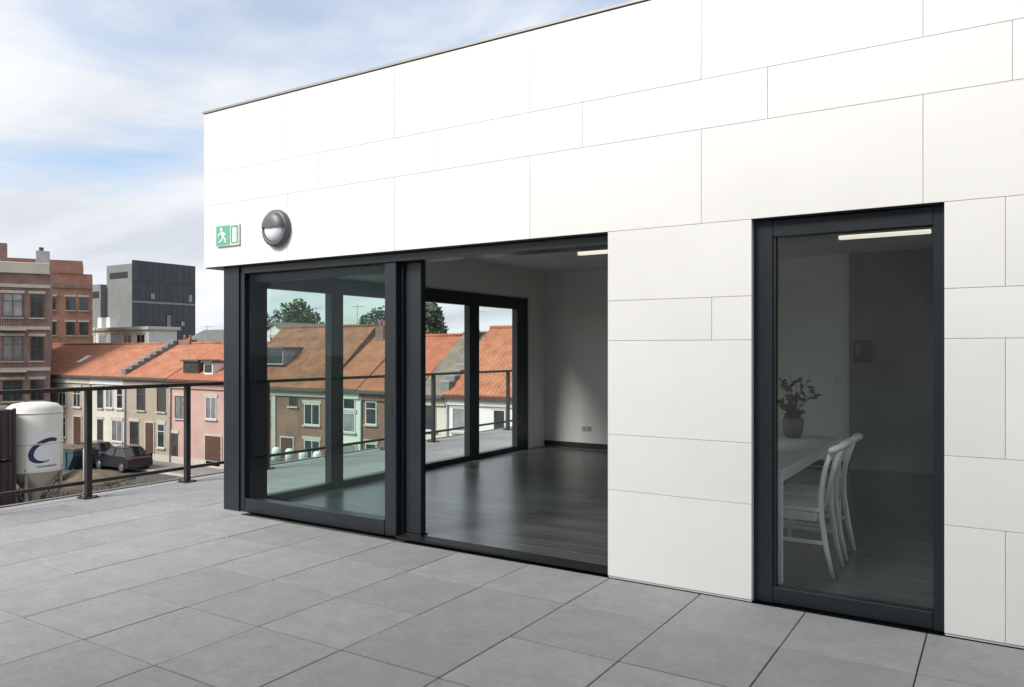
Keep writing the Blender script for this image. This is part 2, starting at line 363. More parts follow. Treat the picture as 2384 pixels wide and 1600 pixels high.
# narrow cut strip along the edge
box('border_strip', (TX0 + 0.002, -0.33 + math.ceil((TX0 + 0.33) / PT) * PT - 0.008, TY0, TY1, -0.03, -0.001), 'tile', terrace)

# ------------------------------------------------------------------ penthouse
FY = 4.65                      # facade plane
XL, XR, YB = -6.40, 2.80, 10.66
GX, GY = -6.06, 4.77           # side / front glazing planes
ZT = 3.735
ph = thing('penthouse', (-2.0, FY, 0), 'white panel-clad rooftop pavilion with dark framed glazing beside the terrace', 'building')
fw = MB()
fw.box(XL + 0.012, XR, FY + 0.008, FY + 0.20, 2.29, ZT - 0.02)          # band over the openings
fw.box(-2.188, -1.256, FY + 0.008, FY + 0.20, 0.0, 2.289)               # pier
fw.box(-0.248, 0.72, FY + 0.008, FY + 0.20, 0.0, 2.289)                 # right part
fw.box(2.58, XR, FY + 0.008, FY + 0.20, 0.0, 2.289)
wall = fw.build('facade_wall', 'backing', ph)
ROWS = [0.012, 0.58, 0.945, 1.56, 1.822, 2.278, 2.86, 3.165, ZT]
G = 0.0013
def panels(r, xs):
    z0, z1 = ROWS[r], ROWS[r + 1]
    for a, b in zip(xs[:-1], xs[1:]):
        c = ((a + b) / 2, FY + 0.008, (z0 + z1) / 2)
        mb = MB().box(a + G - c[0], b - G - c[0], -0.008, -0.0005, z0 + G - c[2], z1 - G - c[2]).bevel(0.0012)
        piece('panel', mb.mesh('panel', 'panel'), c, wall)
big = [XL, -5.25, -4.03, -2.79, -1.56, -0.35, 0.87, 2.09, XR]
nar = [XL, -4.87, -3.63, -2.38, -1.16, 0.05, 1.27, 2.49, XR]
panels(5, big); panels(6, nar); panels(7, big)
for r, j1, j2 in ((0, [], [0.02, 1.24, 2.46]), (1, [], [0.95, 2.17]), (2, [], [0.02, 1.24, 2.46]), (3, [-1.494], [0.95, 2.17]), (4, [], [0.02, 1.24, 2.46])):
    panels(r, [-2.192] + j1 + [-1.252]); panels(r, [-0.252] + j2[:1] * (j2[0] < 0.5) + [0.724]); panels(r, [2.576, XR])
# side, back and roof
side = MB()
side.box(XL + 0.012, GX + 0.06, FY + 0.21, YB, 2.29, ZT - 0.02)
side.box(GX - 0.06, GX + 0.06, 9.96, YB, 0.0, 2.289)
side.build('side_wall', 'plaster', ph)
box('back_wall', (GX + 0.061, XR, 10.45, YB, 0.0, ZT - 0.02), 'plaster', ph)
ew = MB().box(2.6, 2.78, FY + 0.21, 5.6, 0.0, ZT - 0.03).box(2.6, 2.78, 9.6, 10.44, 0.0, ZT - 0.03).box(2.6, 2.78, 5.602, 9.598, 2.3, ZT - 0.03).build('end_wall', 'plaster', ph)
for a, b in ((5.602, 7.6), (7.602, 9.598)):  # unseen end windows, added to bring daylight into the room
    wf = MB().box(2.66, 2.72, a, a + 0.08, 0.0, 2.298).box(2.66, 2.72, b - 0.08, b, 0.0, 2.298).box(2.66, 2.72, a + 0.08, b - 0.08, 0.0, 0.09).box(2.66, 2.72, a + 0.08, b - 0.08, 2.2, 2.298).build('added_end_window', 'frame', ew)
    box('pane', (2.685, 2.695, a + 0.08, b - 0.08, 0.09, 2.2), 'glass_side', ew)
box('roof_slab', (XL + 0.02, XR - 0.01, FY + 0.205, YB - 0.01, ZT - 0.018, ZT + 0.01), 'felt', ph)
box('ceiling', (GX + 0.062, 2.598, FY + 0.21, 10.448, 2.70, 2.80), 'ceilm', ph)
cp = MB().box(XL - 0.01, XR + 0.01, FY - 0.010, FY + 0.26, ZT + 0.006, ZT + 0.024).box(XL - 0.01, XL + 0.24, FY + 0.262, YB + 0.02, ZT + 0.012, ZT + 0.030)
cp.build('coping', 'coping', ph)
# dark soffit trims above the openings
box('soffit', (XL + 0.004, -2.19, FY + 0.018, FY + 0.24, 2.272, 2.2885), 'frame', ph)
box('soffit', (-1.254, -0.25, FY + 0.018, FY + 0.20, 2.272, 2.2885), 'frame', ph)
box('side_soffit', (XL + 0.006, GX - 0.06, FY + 0.242, YB, 2.274, 2.2885), 'zinc', ph)
# interior floor of dark boards
fl = box('floor', (GX + 0.02, 2.598, FY + 0.16, 10.448, -0.02, 0.004), 'skirting', ph)
PW, PL = 0.19, 1.38
pl_me = MB().box(-PL / 2 + 0.001, PL / 2 - 0.001, -PW / 2 + 0.001, PW / 2 - 0.001, 0, 0.014).bevel(0.0012).mesh('plank', 'plank')
row = 0; y = FY + 0.29
while y < 10.44:
    x = -5.94 - (row * 0.53) % PL + PL / 2
    while x < 2.6 + PL / 2:
        a, b = max(x - PL / 2, -5.99), min(x + PL / 2, 2.59)
        if b - a > 0.05 and a < 1.2:
            if b - a > PL - 0.01: piece('plank', pl_me, (x, y, 0.0045), fl)
            else: piece('plank', MB().box(-(b - a) / 2 + 0.001, (b - a) / 2 - 0.001, -PW / 2 + 0.001, PW / 2 - 0.001, 0, 0.014).mesh('plank', 'plank'), ((a + b) / 2, y, 0.0045), fl)
        x += PL
    y += PW; row += 1
box('skirting', (GX + 0.062, 2.59, 10.432, 10.449, 0.02, 0.10), 'skirting', ph)
for x in (-5.35, -5.27, -2.05): 
    so_ = box('socket', (x, x + 0.075, 10.437, 10.4495, 0.28, 0.355), 'wframe', ph, 0.003); box('socket_face', (x + 0.015, x + 0.06, 10.4345, 10.4368, 0.295, 0.34), 'zinc', so_)
sw_ = box('light_switch', (-1.78, -1.70, 10.438, 10.4495, 1.08, 1.16), 'wframe', ph, 0.003)
# charcoal panel on the back wall
box('wall_panel', (-1.60, 2.59, 10.395, 10.431, 0.02, 2.699), 'darkpan', ph, 0.004)

# --- front sliding door
sd = MB().box(-6.20, -5.985, GY - 0.05, GY + 0.08, 0.0, 2.271).box(-5.98, -5.925, GY - 0.035, GY + 0.06, 0.0, 2.271)
sd = sd.build('sliding_door', 'frame', ph)
tag(sd, 'dark sliding door pushed half open')
box('head_track', (-5.92, -2.194, GY - 0.05, GY + 0.13, 2.205, 2.271), 'frame', sd, 0.003)
box('bottom_rail', (-5.92, -4.215, GY - 0.035, GY + 0.03, 0.004, 0.125), 'frame', sd, 0.004)
box('floor_track', (-4.07, -2.194, GY - 0.06, GY + 0.13, 0.001, 0.018), 'gasket', sd)
box('floor_track', (-5.92, -3.895, GY + 0.035, GY + 0.125, 0.0, 0.03), 'gasket', sd)
box('jamb', (-2.235, -2.194, GY + 0.02, GY + 0.13, 0.02, 2.204), 'frame', sd)
st = box('stile', (-4.21, -4.09, GY - 0.035, GY + 0.03, 0.004, 2.203), 'frame', sd, 0.004)
box('lock_plate', (-4.16, -4.13, GY - 0.038, GY - 0.0355, 0.98, 1.1), 'handle', st)
box('stile', (-4.06, -3.90, GY + 0.045, GY + 0.11, 0.032, 2.203), 'frame', sd, 0.004)
box('brush_seal', (-4.088, -4.062, GY + 0.02, GY + 0.06, 0.01, 2.2), 'gasket', sd)
box('pane', (-5.925, -4.21, GY - 0.006, GY + 0.004, 0.125, 2.205), 'glass_front', sd)
box('rear_leaf_pane', (-5.70, -4.06, GY + 0.072, GY + 0.082, 0.115, 2.13), 'glass_side', sd)
box('rear_leaf_rail', (-5.92, -4.061, GY + 0.05, GY + 0.105, 0.032, 0.115), 'frame', sd, 0.003)
box('rear_leaf_rail', (-5.92, -4.061, GY + 0.05, GY + 0.105, 2.13, 2.203), 'frame', sd, 0.003)
# --- side window wall
sw = MB().box(GX - 0.05, GX + 0.05, 4.851, 5.07, 0.0, 2.271).build('side_window', 'frame', ph)
tag(sw, 'dark framed side glazing facing the street')
for a, b in ((5.92, 6.10), (7.17, 7.40), (8.455, 8.68), (9.66, 9.955)):
    box('mullion', (GX - 0.045, GX + 0.05, a, b, 0.0, 2.271), 'frame', sw, 0.004)
for a, b in ((5.07, 5.92), (6.10, 7.17), (7.40, 8.455), (8.68, 9.66)):
    box('head_rail', (GX - 0.04, GX + 0.045, a + 0.001, b - 0.001, 2.10, 2.268), 'frame', sw, 0.003)
    box('sill_rail', (GX - 0.04, GX + 0.045, a + 0.001, b - 0.001, 0.0, 0.085), 'frame', sw, 0.003)
    box('pane', (GX - 0.005, GX + 0.005, a, b, 0.085, 2.10), 'glass_side', sw)
# --- fixed glazed door on the right
DY = FY + 0.085
gd = MB().box(-1.253, -1.145, DY - 0.03, DY + 0.05, 0.0, 2.271).box(-0.305, -0.250, DY - 0.03, DY + 0.05, 0.0, 2.271).build('glazed_door', 'frame', ph)
tag(gd, 'full height dark framed glazed door')
box('top_rail', (-1.143, -0.307, DY - 0.03, DY + 0.05, 2.17, 2.270), 'frame', gd, 0.003)
box('bottom_rail', (-1.143, -0.307, DY - 0.03, DY + 0.05, 0.003, 0.095), 'frame', gd, 0.003)
box('glazing_bead', (-1.143, -1.128, DY - 0.02, DY + 0.03, 0.096, 2.169), 'gasket', gd)
box('pane', (-1.127, -0.307, DY + 0.0, DY + 0.008, 0.096, 2.169), 'glass_door', gd)

fwn = MB().box(0.722, 0.81, DY - 0.03, DY + 0.05, 0.0, 2.285).box(2.49, 2.578, DY - 0.03, DY + 0.05, 0.0, 2.285).box(0.812, 2.488, DY - 0.03, DY + 0.05, 0.0, 0.095).box(0.812, 2.488, DY - 0.03, DY + 0.05, 2.19, 2.285).box(1.61, 1.69, DY - 0.03, DY + 0.05, 0.096, 2.189).build('added_front_window', 'frame', ph)  # window added out of view so more daylight reaches the room
for a, b in ((0.812, 1.609), (1.691, 2.488)): box('pane', (a, b, DY, DY + 0.008, 0.096, 2.189), 'glass_side', fwn)

# ------------------------------------------------------------------ taller neighbour across the terrace (behind the viewpoint)
nb = thing('neighbour_building', (1.5, -9, STREET), 'tall grey rendered neighbouring building closing the terrace', 'building')
box('wall', (-7.0, 12.0, -13.0, -5.2, STREET, 9.45), 'stone', nb)
box('roof_coping', (-7.1, 12.1, -13.1, -5.1, 9.451, 9.55), 'zinc', nb)
for x in (-4.6, 0.2, 5.0, 9.0):
    for z in (1.0, 4.6): 
        w = box('window', (x - 0.7, x + 0.7, -5.199, -5.14, z, z + 1.7), 'wframe', nb); box('pane', (x - 0.62, x + 0.62, -5.138, -5.13, z + 0.08, z + 1.62), 'pane', w)

# ------------------------------------------------------------------ railing along the terrace edge
RX = -7.83
rl = thing('railing', (RX, 5.0, 0), 'slim dark steel railing with square posts along the terrace edge', 'railing')
box('top_rail', (RX - 0.03, RX + 0.03, -4.6, 13.3, 1.085, 1.125), 'rail', rl, 0.004)
box('bottom_rail', (RX - 0.09, RX - 0.06, -4.6, 13.3, 0.13, 0.165), 'rail', rl, 0.003)
post_me = MB().box(-0.028, 0.028, -0.028, 0.028, 0.0, 1.083).bevel(0.003).mesh('post', 'rail')
plate_me = MB().box(-0.075, 0.075, -0.075, 0.075, 0.0, 0.012).box(-0.06, -0.045, -0.06, -0.045, 0.012, 0.022).box(0.045, 0.06, 0.045, 0.06, 0.012, 0.022).box(-0.06, -0.045, 0.045, 0.06, 0.012, 0.022).box(0.045, 0.06, -0.06, -0.045, 0.012, 0.022).mesh('base_plate', 'rail')
for k in range(-7, 9):
    yy = 4.34 + 1.13 * k
    p = piece('post', post_me, (RX, yy, 0.002), rl)
    piece('base_plate', plate_me, (RX, yy, 0.0015), p)
    piece('bracket', MB().box(-0.062, -0.028, -0.012, 0.012, 0.138, 0.158).mesh('bracket', 'rail'), (RX, yy, 0.0), p)

# ------------------------------------------------------------------ wall lamp and exit sign on the facade
wl = thing('wall_lamp', (-5.37, FY, 2.565), 'round dark wall lamp with pale lower half on the white facade', 'lamp')
c = (-5.37, FY, 2.565)
MB().lathe([(0.0, -0.002), (0.162, -0.002), (0.166, -0.015), (0.160, -0.045), (0.128, -0.06), (0.122, -0.05)], c, 'y', 40).build('ring', 'lampd', wl, True)
MB().lathe([(0.121, -0.04), (0.10, -0.068), (0.06, -0.084), (0.0, -0.09)], c, 'y', 40).build('diffuser', 'lampw', wl, True)
MB().lathe([(0.142, -0.048), (0.138, -0.07), (0.11, -0.09), (0.062, -0.102), (0.0, -0.106)], c, 'y', 28, R(5), R(175)).build('hood', 'lampd', wl, True)
ex = thing('exit_sign', (-6.034, FY, 2.56), 'small green and white emergency exit sign near the facade corner', 'sign')
ex0, ex1, ez0, ez1 = -6.196, -5.872, 2.461, 2.659
box('plate', (ex0, ex1, FY - 0.022, FY - 0.002, ez0, ez1), 'signw', ex, 0.003)
box('green_field', (ex0 + 0.008, ex0 + 0.205, FY - 0.0245, FY - 0.0215, ez0 + 0.008, ez1 - 0.008), 'signg', ex)
def pic(name, polys, m):
    mb = MB()
    for pts in polys: mb.prism([(ex0 + a, ez0 + b) for a, b in pts], 'y', FY - 0.0275, FY - 0.0247)
    return mb.build(name, m, ex)
man = [[(0.085 + 0.016 * math.cos(a), 0.155 + 0.016 * math.sin(a)) for a in [2 * math.pi * k / 12 for k in range(12)]],
       [(0.075, 0.132), (0.108, 0.138), (0.125, 0.085), (0.100, 0.078)],
       [(0.104, 0.136), (0.140, 0.118), (0.150, 0.098), (0.141, 0.092), (0.130, 0.110), (0.108, 0.120)],
       [(0.080, 0.130), (0.050, 0.118), (0.036, 0.092), (0.045, 0.088), (0.058, 0.108), (0.084, 0.116)],
       [(0.102, 0.084), (0.124, 0.088), (0.150, 0.060), (0.148, 0.028), (0.136, 0.028), (0.136, 0.055)],
       [(0.100, 0.086), (0.118, 0.080), (0.095, 0.050), (0.052, 0.030), (0.048, 0.040), (0.082, 0.058)]]
pic('running_figure', man, 'signw')
pic('door_outline', [[(0.222, 0.018), (0.234, 0.018), (0.234, 0.18), (0.222, 0.18)], [(0.300, 0.018), (0.312, 0.018), (0.312, 0.18), (0.300, 0.18)], [(0.2342, 0.168), (0.2998, 0.168), (0.2998, 0.18), (0.2342, 0.18)], [(0.2342, 0.018), (0.2998, 0.018), (0.2998, 0.028), (0.2342, 0.028)]], 'signg')

# ------------------------------------------------------------------ things in the room
def ceiling_light(x0, x1, y, label):
    t = thing('ceiling_light', ((x0 + x1) / 2, y, 2.60), label, 'ceiling light', 'linear ceiling lights')
    box('housing', (x0, x1, y - 0.05, y + 0.05, 2.625, 2.67), 'wframe', t, 0.004)
    box('tube', (x0 + 0.02, x1 - 0.02, y - 0.035, y + 0.035, 2.59, 2.6245), 'tube', t, 0.008)
    for xx in (x0, x1 - 0.018): box('end_cap', (xx, xx + 0.018, y - 0.04, y + 0.04, 2.586, 2.6248), 'wframe', t)
    for sx in (0.2, 0.8): box('hanger', (x0 + (x1 - x0) * sx - 0.01, x0 + (x1 - x0) * sx + 0.01, y - 0.01, y + 0.01, 2.6705, 2.6995), 'steel', t)
ceiling_light(-1.37, -0.53, 8.2, 'lit linear ceiling light seen through the right glazed door')
ceiling_light(-4.13, -2.93, 7.95, 'lit linear ceiling light at the upper corner of the open doorway')
wb = thing('control_panel', (-1.44, 10.395, 1.48), 'small black box mounted on the charcoal wall panel', 'control panel')
box('case', (-1.54, -1.34, 10.355, 10.394, 1.34, 1.62), 'gasket', wb, 0.006)
box('display', (-1.515, -1.365, 10.352, 10.3545, 1.44, 1.59), 'carglass', wb)

tb = thing('table', (-1.68, 6.1, 0.02), 'white table with square legs behind the right glazed door', 'table')
TXa, TXb, TYa, TYb = -2.14, -1.165, 5.03, 7.2
box('table_top', (TXa, TXb, TYa, TYb, 0.712, 0.742), 'whitefurn', tb, 0.003)
for xx in (TXa + 0.03, TXb - 0.03):
    for yy in (TYa + 0.03, TYb - 0.03):
        box('leg', (xx - 0.025, xx + 0.025, yy - 0.025, yy + 0.025, 0.019, 0.711), 'whitefurn', tb, 0.002)
for xx in (TXa + 0.02, TXb - 0.04): box('apron', (xx, xx + 0.02, TYa + 0.06, TYb - 0.06, 0.655, 0.711), 'whitefurn', tb)
for yy in (TYa + 0.02, TYb - 0.04): box('apron', (TXa + 0.06, TXb - 0.06, yy, yy + 0.02, 0.655, 0.711), 'whitefurn', tb)

def chair(cy, label):
    fx, bx = -1.40, -1.0
    t = thing('chair', ((fx + bx) / 2, cy, 0.019), label, 'chair', 'white chairs at the table')
    for s in (-1, 1):
        yy = cy + s * 0.19
        MB().tube([(fx + 0.02, yy, 0.019), (fx + 0.03, yy, 0.25), (fx + 0.035, yy, 0.47)], [0.012, 0.016, 0.017]).build('leg', 'whitefurn', t, True)
        yb = cy + s * 0.17
        MB().tube([(-0.915, yb, 0.019), (-0.955, yb, 0.2), (-0.99, yb, 0.42), (-0.99, yb, 0.56), (-0.965, yb, 0.72), (-0.925, yb + s * 0.01, 0.85)], [0.012, 0.017, 0.02, 0.019, 0.017, 0.014]).build('back_leg', 'whitefurn', t, True)
        box('side_rail', (fx + 0.05, -1.01, yy - 0.011, yy + 0.011, 0.385, 0.44), 'whitefurn', t, 0.003)
        box('stretcher', (fx + 0.045, -0.975, yy - 0.008, yy + 0.008, 0.235, 0.26), 'whitefurn', t, 0.003)
    st = MB().box(fx, -0.995, cy - 0.205, cy + 0.205, 0.442, 0.468).bevel(0.01, 2).build('seat', 'whitefurn', t)
    pts = [(-1.0 + 0.075 * math.cos(a), cy + 0.215 * math.sin(a)) for a in [R(-90 + 20 * k) for k in range(10)]]
    mb = MB()
    mb.tube([(x + 0.065, y, 0.845 + 0.03 * math.cos((k - 4.5) / 4.5 * 1.5)) for k, (x, y) in enumerate(pts)], [0.014] + [0.024] * 8 + [0.014])
    mb.build('back_rail', 'whitefurn', t, True)
    mb = MB(); mb.tube([(-0.985, cy, 0.466), (-0.955, cy, 0.65), (-0.895, cy, 0.845)], [0.018, 0.014, 0.016]); mb.build('back_splat', 'whitefurn', t, True)
chair(5.50, 'white chair nearest the glass, tucked under the table')
chair(6.02, 'white chair farther back along the table')

pl = thing('potted_plant', (-1.52, 6.95, 0.742), 'dark leafy plant in a pot on the white table', 'plant')
MB().lathe([(0.0, 0.002), (0.06, 0.002), (0.085, 0.06), (0.09, 0.15), (0.075, 0.18), (0.065, 0.17), (0.06, 0.12), (0.0, 0.12)], (-1.52, 6.95, 0.742), 'z', 20).build('pot', 'pot', pl, True)
rr = random.Random(3)
stm, lv = MB(), MB()
for k in range(16):
    a = rr.uniform(0, 6.28); hgt = rr.uniform(0.2, 0.48); sp_ = rr.uniform(0.06, 0.24)
    b0 = Vector((-1.52, 6.95, 0.86)); tip = b0 + Vector((math.cos(a) * sp_, math.sin(a) * sp_, hgt)); mid = b0 + Vector((math.cos(a) * sp_ * 0.35, math.sin(a) * sp_ * 0.35, hgt * 0.6))
    stm.tube([b0, mid, tip], [0.004, 0.003, 0.002], 5)
    for q in range(7):
        p = b0.lerp(mid, q / 4) if q < 4 else mid.lerp(tip, (q - 3) / 3)
        d = Vector((rr.uniform(-1, 1), rr.uniform(-1, 1), rr.uniform(-0.2, 0.8))).normalized(); s_ = d.orthogonal().normalized() * rr.uniform(0.015, 0.03); ln = rr.uniform(0.06, 0.12)
        vs = [lv.bm.verts.new(v) for v in (p, p + d * ln * 0.5 + s_, p + d * ln, p + d * ln * 0.5 - s_)]; lv.bm.faces.new(vs)
stm.build('stem', 'bark', pl, True)
tag(lv.build('foliage', 'dryleaf', pl), kind='stuff')

# ------------------------------------------------------------------ houses across the street
YF = 31.0
def window(h, x0, x1, z0, z1, y=YF, fm='wframe', pm='pane', sill=True, nm=1, pr=0.04, nh=0):
    f = 0.055; m = MB()
    m.box(x0, x1, y - pr, y + 0.02, z1 - f, z1).box(x0, x1, y - pr, y + 0.02, z0, z0 + f).box(x0, x0 + f, y - pr, y + 0.02, z0 + f, z1 - f).box(x1 - f, x1, y - pr, y + 0.02, z0 + f, z1 - f)
    for k in range(nm):
        xm = x0 + (x1 - x0) * (k + 1) / (nm + 1); m.box(xm - 0.025, xm + 0.025, y - pr + 0.005, y + 0.02, z0 + f, z1 - f)
    for k in range(nh):
        zm = z0 + (z1 - z0) * 0.68; m.box(x0 + f, x1 - f, y - pr + 0.008, y + 0.018, zm - 0.02, zm + 0.02)
    w = m.build('window', fm, h)
    box('pane', (x0 + f, x1 - f, y - 0.012, y + 0.01, z0 + f, z1 - f), pm, w)
    if sill: box('sill', (x0 - 0.08, x1 + 0.08, y - 0.12, y + 0.01, z0 - 0.09, z0 - 0.002), 'stone', w)
    MB().box(x0 - 0.12, x1 + 0.12, y - 0.055, y + 0.01, z1 + 0.004, z1 + 0.2).build('lintel', 'stone', w)
    return w
def door(h, x0, x1, z0, z1, y=YF, m='doorb', panels=3):
    d = box('door', (x0, x1, y - 0.035, y + 0.01, z0, z1), m, h)
    mb = MB().box(x0 - 0.09, x0, y - 0.06, y + 0.02, z0, z1 + 0.09).box(x1, x1 + 0.09, y - 0.06, y + 0.02, z0, z1 + 0.09).box(x0, x1, y - 0.06, y + 0.02, z1, z1 + 0.09)
    mb.build('door_frame', 'stone', d)
    hh = (z1 - z0 - 0.2) / panels
    for k in range(panels): box('door_panel', (x0 + 0.1, x1 - 0.1, y - 0.05, y - 0.034, z0 + 0.12 + k * hh, z0 + 0.04 + (k + 1) * hh), m, d)
    box('handle', (x1 - 0.09, x1 - 0.05, y - 0.09, y - 0.051, z0 + 0.95, z0 + 1.1), 'rim', d)
def gable_house(label, x0, x1, wall, roof, ze, zr, dep=8.0, zb=STREET, yf=YF, cornice=None, gut='gutter', chim=(), name='row_house'):
    h = thing(name, ((x0 + x1) / 2, yf + dep / 2, zb), label, 'house', 'row houses across the street')
    g = 0.004; ym = yf + dep / 2
    MB().prism([(yf, zb), (yf + dep, zb), (yf + dep, ze), (ym, zr - 0.10), (yf, ze)], 'x', x0 + g, x1 - g).build('wall', wall, h)
    ov = 0.28; sl_ = (zr - ze) / (dep / 2)
    r = MB().prism([(yf - ov, ze - ov * sl_ + 0.04), (ym, zr), (yf + dep + ov, ze - ov * sl_ + 0.04), (yf + dep + ov, ze - ov * sl_ + 0.16), (ym, zr + 0.12), (yf - ov, ze - ov * sl_ + 0.16)], 'x', x0 + g, x1 - g).build('roof', roof, h)
    MB().tube([(x0 + 0.01, ym, zr + 0.11), (x1 - 0.01, ym, zr + 0.11)], 0.11, 8).build('ridge', roof, r, True)
    zg = ze - ov * sl_ + 0.02
    MB().box(x0 + 0.01, x1 - 0.01, yf - ov - 0.12, yf - ov - 0.005, zg - 0.06, zg + 0.09).build('gutter', gut, r)
    if cornice: box('cornice', (x0 + 0.01, x1 - 0.01, yf - 0.12, yf + 0.01, ze - 0.62, ze - 0.22), cornice, h, 0.02)
    for (cx, cyo, w, top, cm) in chim:
        ch = box('chimney', (cx - w / 2, cx + w / 2, yf + cyo - 0.3, yf + cyo + 0.3, zr - 1.0, top), cm, r)
        for q in (-0.25, 0.25):
            MB().lathe([(0.10, top - 0.01), (0.09, top + 0.35), (0.06, top + 0.35), (0.06, top)], (cx + q * w, yf + cyo, 0), 'z', 10).build('chimney_pot', 'redbrick', ch, True)
    MB().box(x0 + 0.01, x1 - 0.01, yf - 0.05, yf + 0.005, zb + 0.1, zb + 0.55).build('plinth', 'stone', h)
    MB().tube([(x0 + 0.12, yf - 0.08, zb + 0.15), (x0 + 0.12, yf - 0.08, ze - 0.2)], 0.05, 8).build('downpipe', 'zinc', h, True)
    for q in range(1 + int((x1 - x0) / 6)):
        ax = x0 + (x1 - x0) * ((0.31 + 0.37 * q + 0.13 * abs(x0)) % 0.8 + 0.1); az = zr + 0.1
        mb = MB().tube([(ax, ym, az - 0.3), (ax, ym, az + 1.3)], 0.018, 5)
        mb.tube([(ax - 0.5, ym, az + 1.2), (ax + 0.5, ym, az + 1.2)], 0.012, 4)
        for k in range(6): mb.tube([(ax - 0.45 + 0.18 * k, ym - 0.2, az + 1.2), (ax - 0.45 + 0.18 * k, ym + 0.2, az + 1.2)], 0.008, 4)
        mb.build('aerial', 'zinc', r)
    return h, r
def dormer(r, x0, x1, y, z0, z1, m='whiter', fm='wframe'):
    d = MB().box(x0, x1, y, y + 2.0, z0, z1).build('dormer', m, r)
    window_like = MB().box(x0 + 0.1, x1 - 0.1, y - 0.03, y - 0.002, z0 + 0.12, z1 - 0.12).build('dormer_pane', 'pane', d)
    box('dormer_roof', (x0 - 0.12, x1 + 0.12, y - 0.15, y + 2.1, z1 + 0.001, z1 + 0.12), 'gutter', d)
def skylight(r, x0, x1, yf, ze, sl_, t0, t1):
    m = MB(); y0, y1 = yf + t0, yf + t1
    pts = lambda o: [(y0, ze + t0 * sl_ + 0.15 + o), (y1, ze + t1 * sl_ + 0.15 + o), (y1, ze + t1 * sl_ + 0.06), (y0, ze + t0 * sl_ + 0.06)]
    m.prism(pts(0.06), 'x', x0, x1); f = m.build('skylight', 'zinc', r)
    m = MB().prism([(y0 + 0.06, ze + (t0 + .06) * sl_ + 0.215), (y1 - 0.06, ze + (t1 - .06) * sl_ + 0.215), (y1 - 0.06, ze + (t1 - .06) * sl_ + 0.20), (y0 + 0.06, ze + (t0 + .06) * sl_ + 0.20)], 'x', x0 + 0.06, x1 - 0.06); m.build('skylight_pane', 'pane_l', f)
def party_wall(x, yf, dep, ze, zr, label):
    """raised stepped parapet between two roofs"""
    t = thing('party_wall', (x, yf + dep / 2, ze), label, 'wall')
    n = 9
    for k in range(n):
        y0 = yf - 0.1 + k * (dep / 2 + 0.1) / n; y1 = yf - 0.1 + (k + 1) * (dep / 2 + 0.1) / n
        zt = ze + (zr - ze) * (k + 1) / n + 0.22
        b = box('step', (x - 0.26, x + 0.26, y0, y1 - 0.002, zt - 0.95, zt), 'metal_mid', t)
        box('step_cap', (x - 0.3, x + 0.3, y0 - 0.02, y1 - 0.024, zt + 0.001, zt + 0.07), 'zinc', b)
    box('rear_slope', (x - 0.26, x + 0.26, yf + dep / 2 + 0.02, yf + dep / 2 + 0.6, zr - 0.9, zr + 0.2), 'metal_mid', t)

ZE = -0.33
# 1 beige
h, r = gable_house('beige rendered row house with orange roof next to the tall mauve brick building', -69.0, -55.7, 'beige', 'rf_orange', ZE, 1.85, cornice='cream')
for a, b in ((-59.9, -58.9), (-57.9, -56.9)): window(h, a, b, -2.7, -1.25, nm=1, nh=1)
window(h, -59.9, -58.9, -5.0, -3.5, nm=1, nh=1); door(h, -57.8, -56.8, -5.88, -3.4)
skylight(r, -60.0, -59.3, YF, ZE, 2.18 / 4, 1.2, 2.2)
# 2 cream
h, r = gable_house('cream rendered row house with narrow tall windows', -55.7, -51.35, 'cream', 'rf_orange', ZE, 1.85, cornice='whiter')
window(h, -54.72, -54.0, -2.65, -1.15, nm=0, fm='bframe'); window(h, -52.3, -51.55, -2.6, -1.2, nm=0, nh=1)
window(h, -54.72, -54.0, -4.95, -3.45, nm=0, fm='bframe'); window(h, -52.9, -51.6, -4.9, -3.4, nm=1, pm='pane_l')
window(h, -53.65, -52.75, -2.6, -1.2, nm=1, pm='pane_l')
# 3 tan
h, r = gable_house('tan rendered row house with tall brown windows behind the parked cars', -51.35, -46.2, 'tan', 'rf_orange', ZE, 1.85, cornice='tan', chim=((-50.2, 4.1, 1.3, 2.25, 'br_brown'),))
for a in (-49.9, -47.6): window(h, a, a + 0.95, -2.6, -1.0, nm=0, fm='bframe', nh=1)
window(h, -47.55, -46.75, -5.0, -3.4, nm=0, fm='wframe', nh=1); door(h, -48.85, -47.95, -5.88, -3.4); window(h, -50.7, -49.7, -5.0, -3.4, nm=0, fm='bframe')
# 4 pink
h, r = gable_house('pink rendered row house with brown garage door', -46.2, -40.0, 'pink', 'rf_red', ZE - 0.05, 1.85, cornice='pink', gut='doorb')
window(h, -45.62, -44.4, -2.95, -1.5, nm=1, pm='pane_l', fm='bframe'); window(h, -42.5, -41.4, -2.85, -1.45, nm=1, pm='pane_l')
door(h, -42.5, -40.95, -5.88, -3.9, panels=5); window(h, -45.95, -45.35, -5.6, -3.95, nm=0, fm='bframe', sill=False)
dormer(r, -45.3, -43.7, 31.35, 0.0, 0.75, 'doorb'); dormer(r, -43.1, -42.2, 31.3, -0.05, 0.7, 'whiter')
party_wall(-51.35, YF, 8, ZE, 1.9, 'grey stepped party wall cutting the orange roofs')
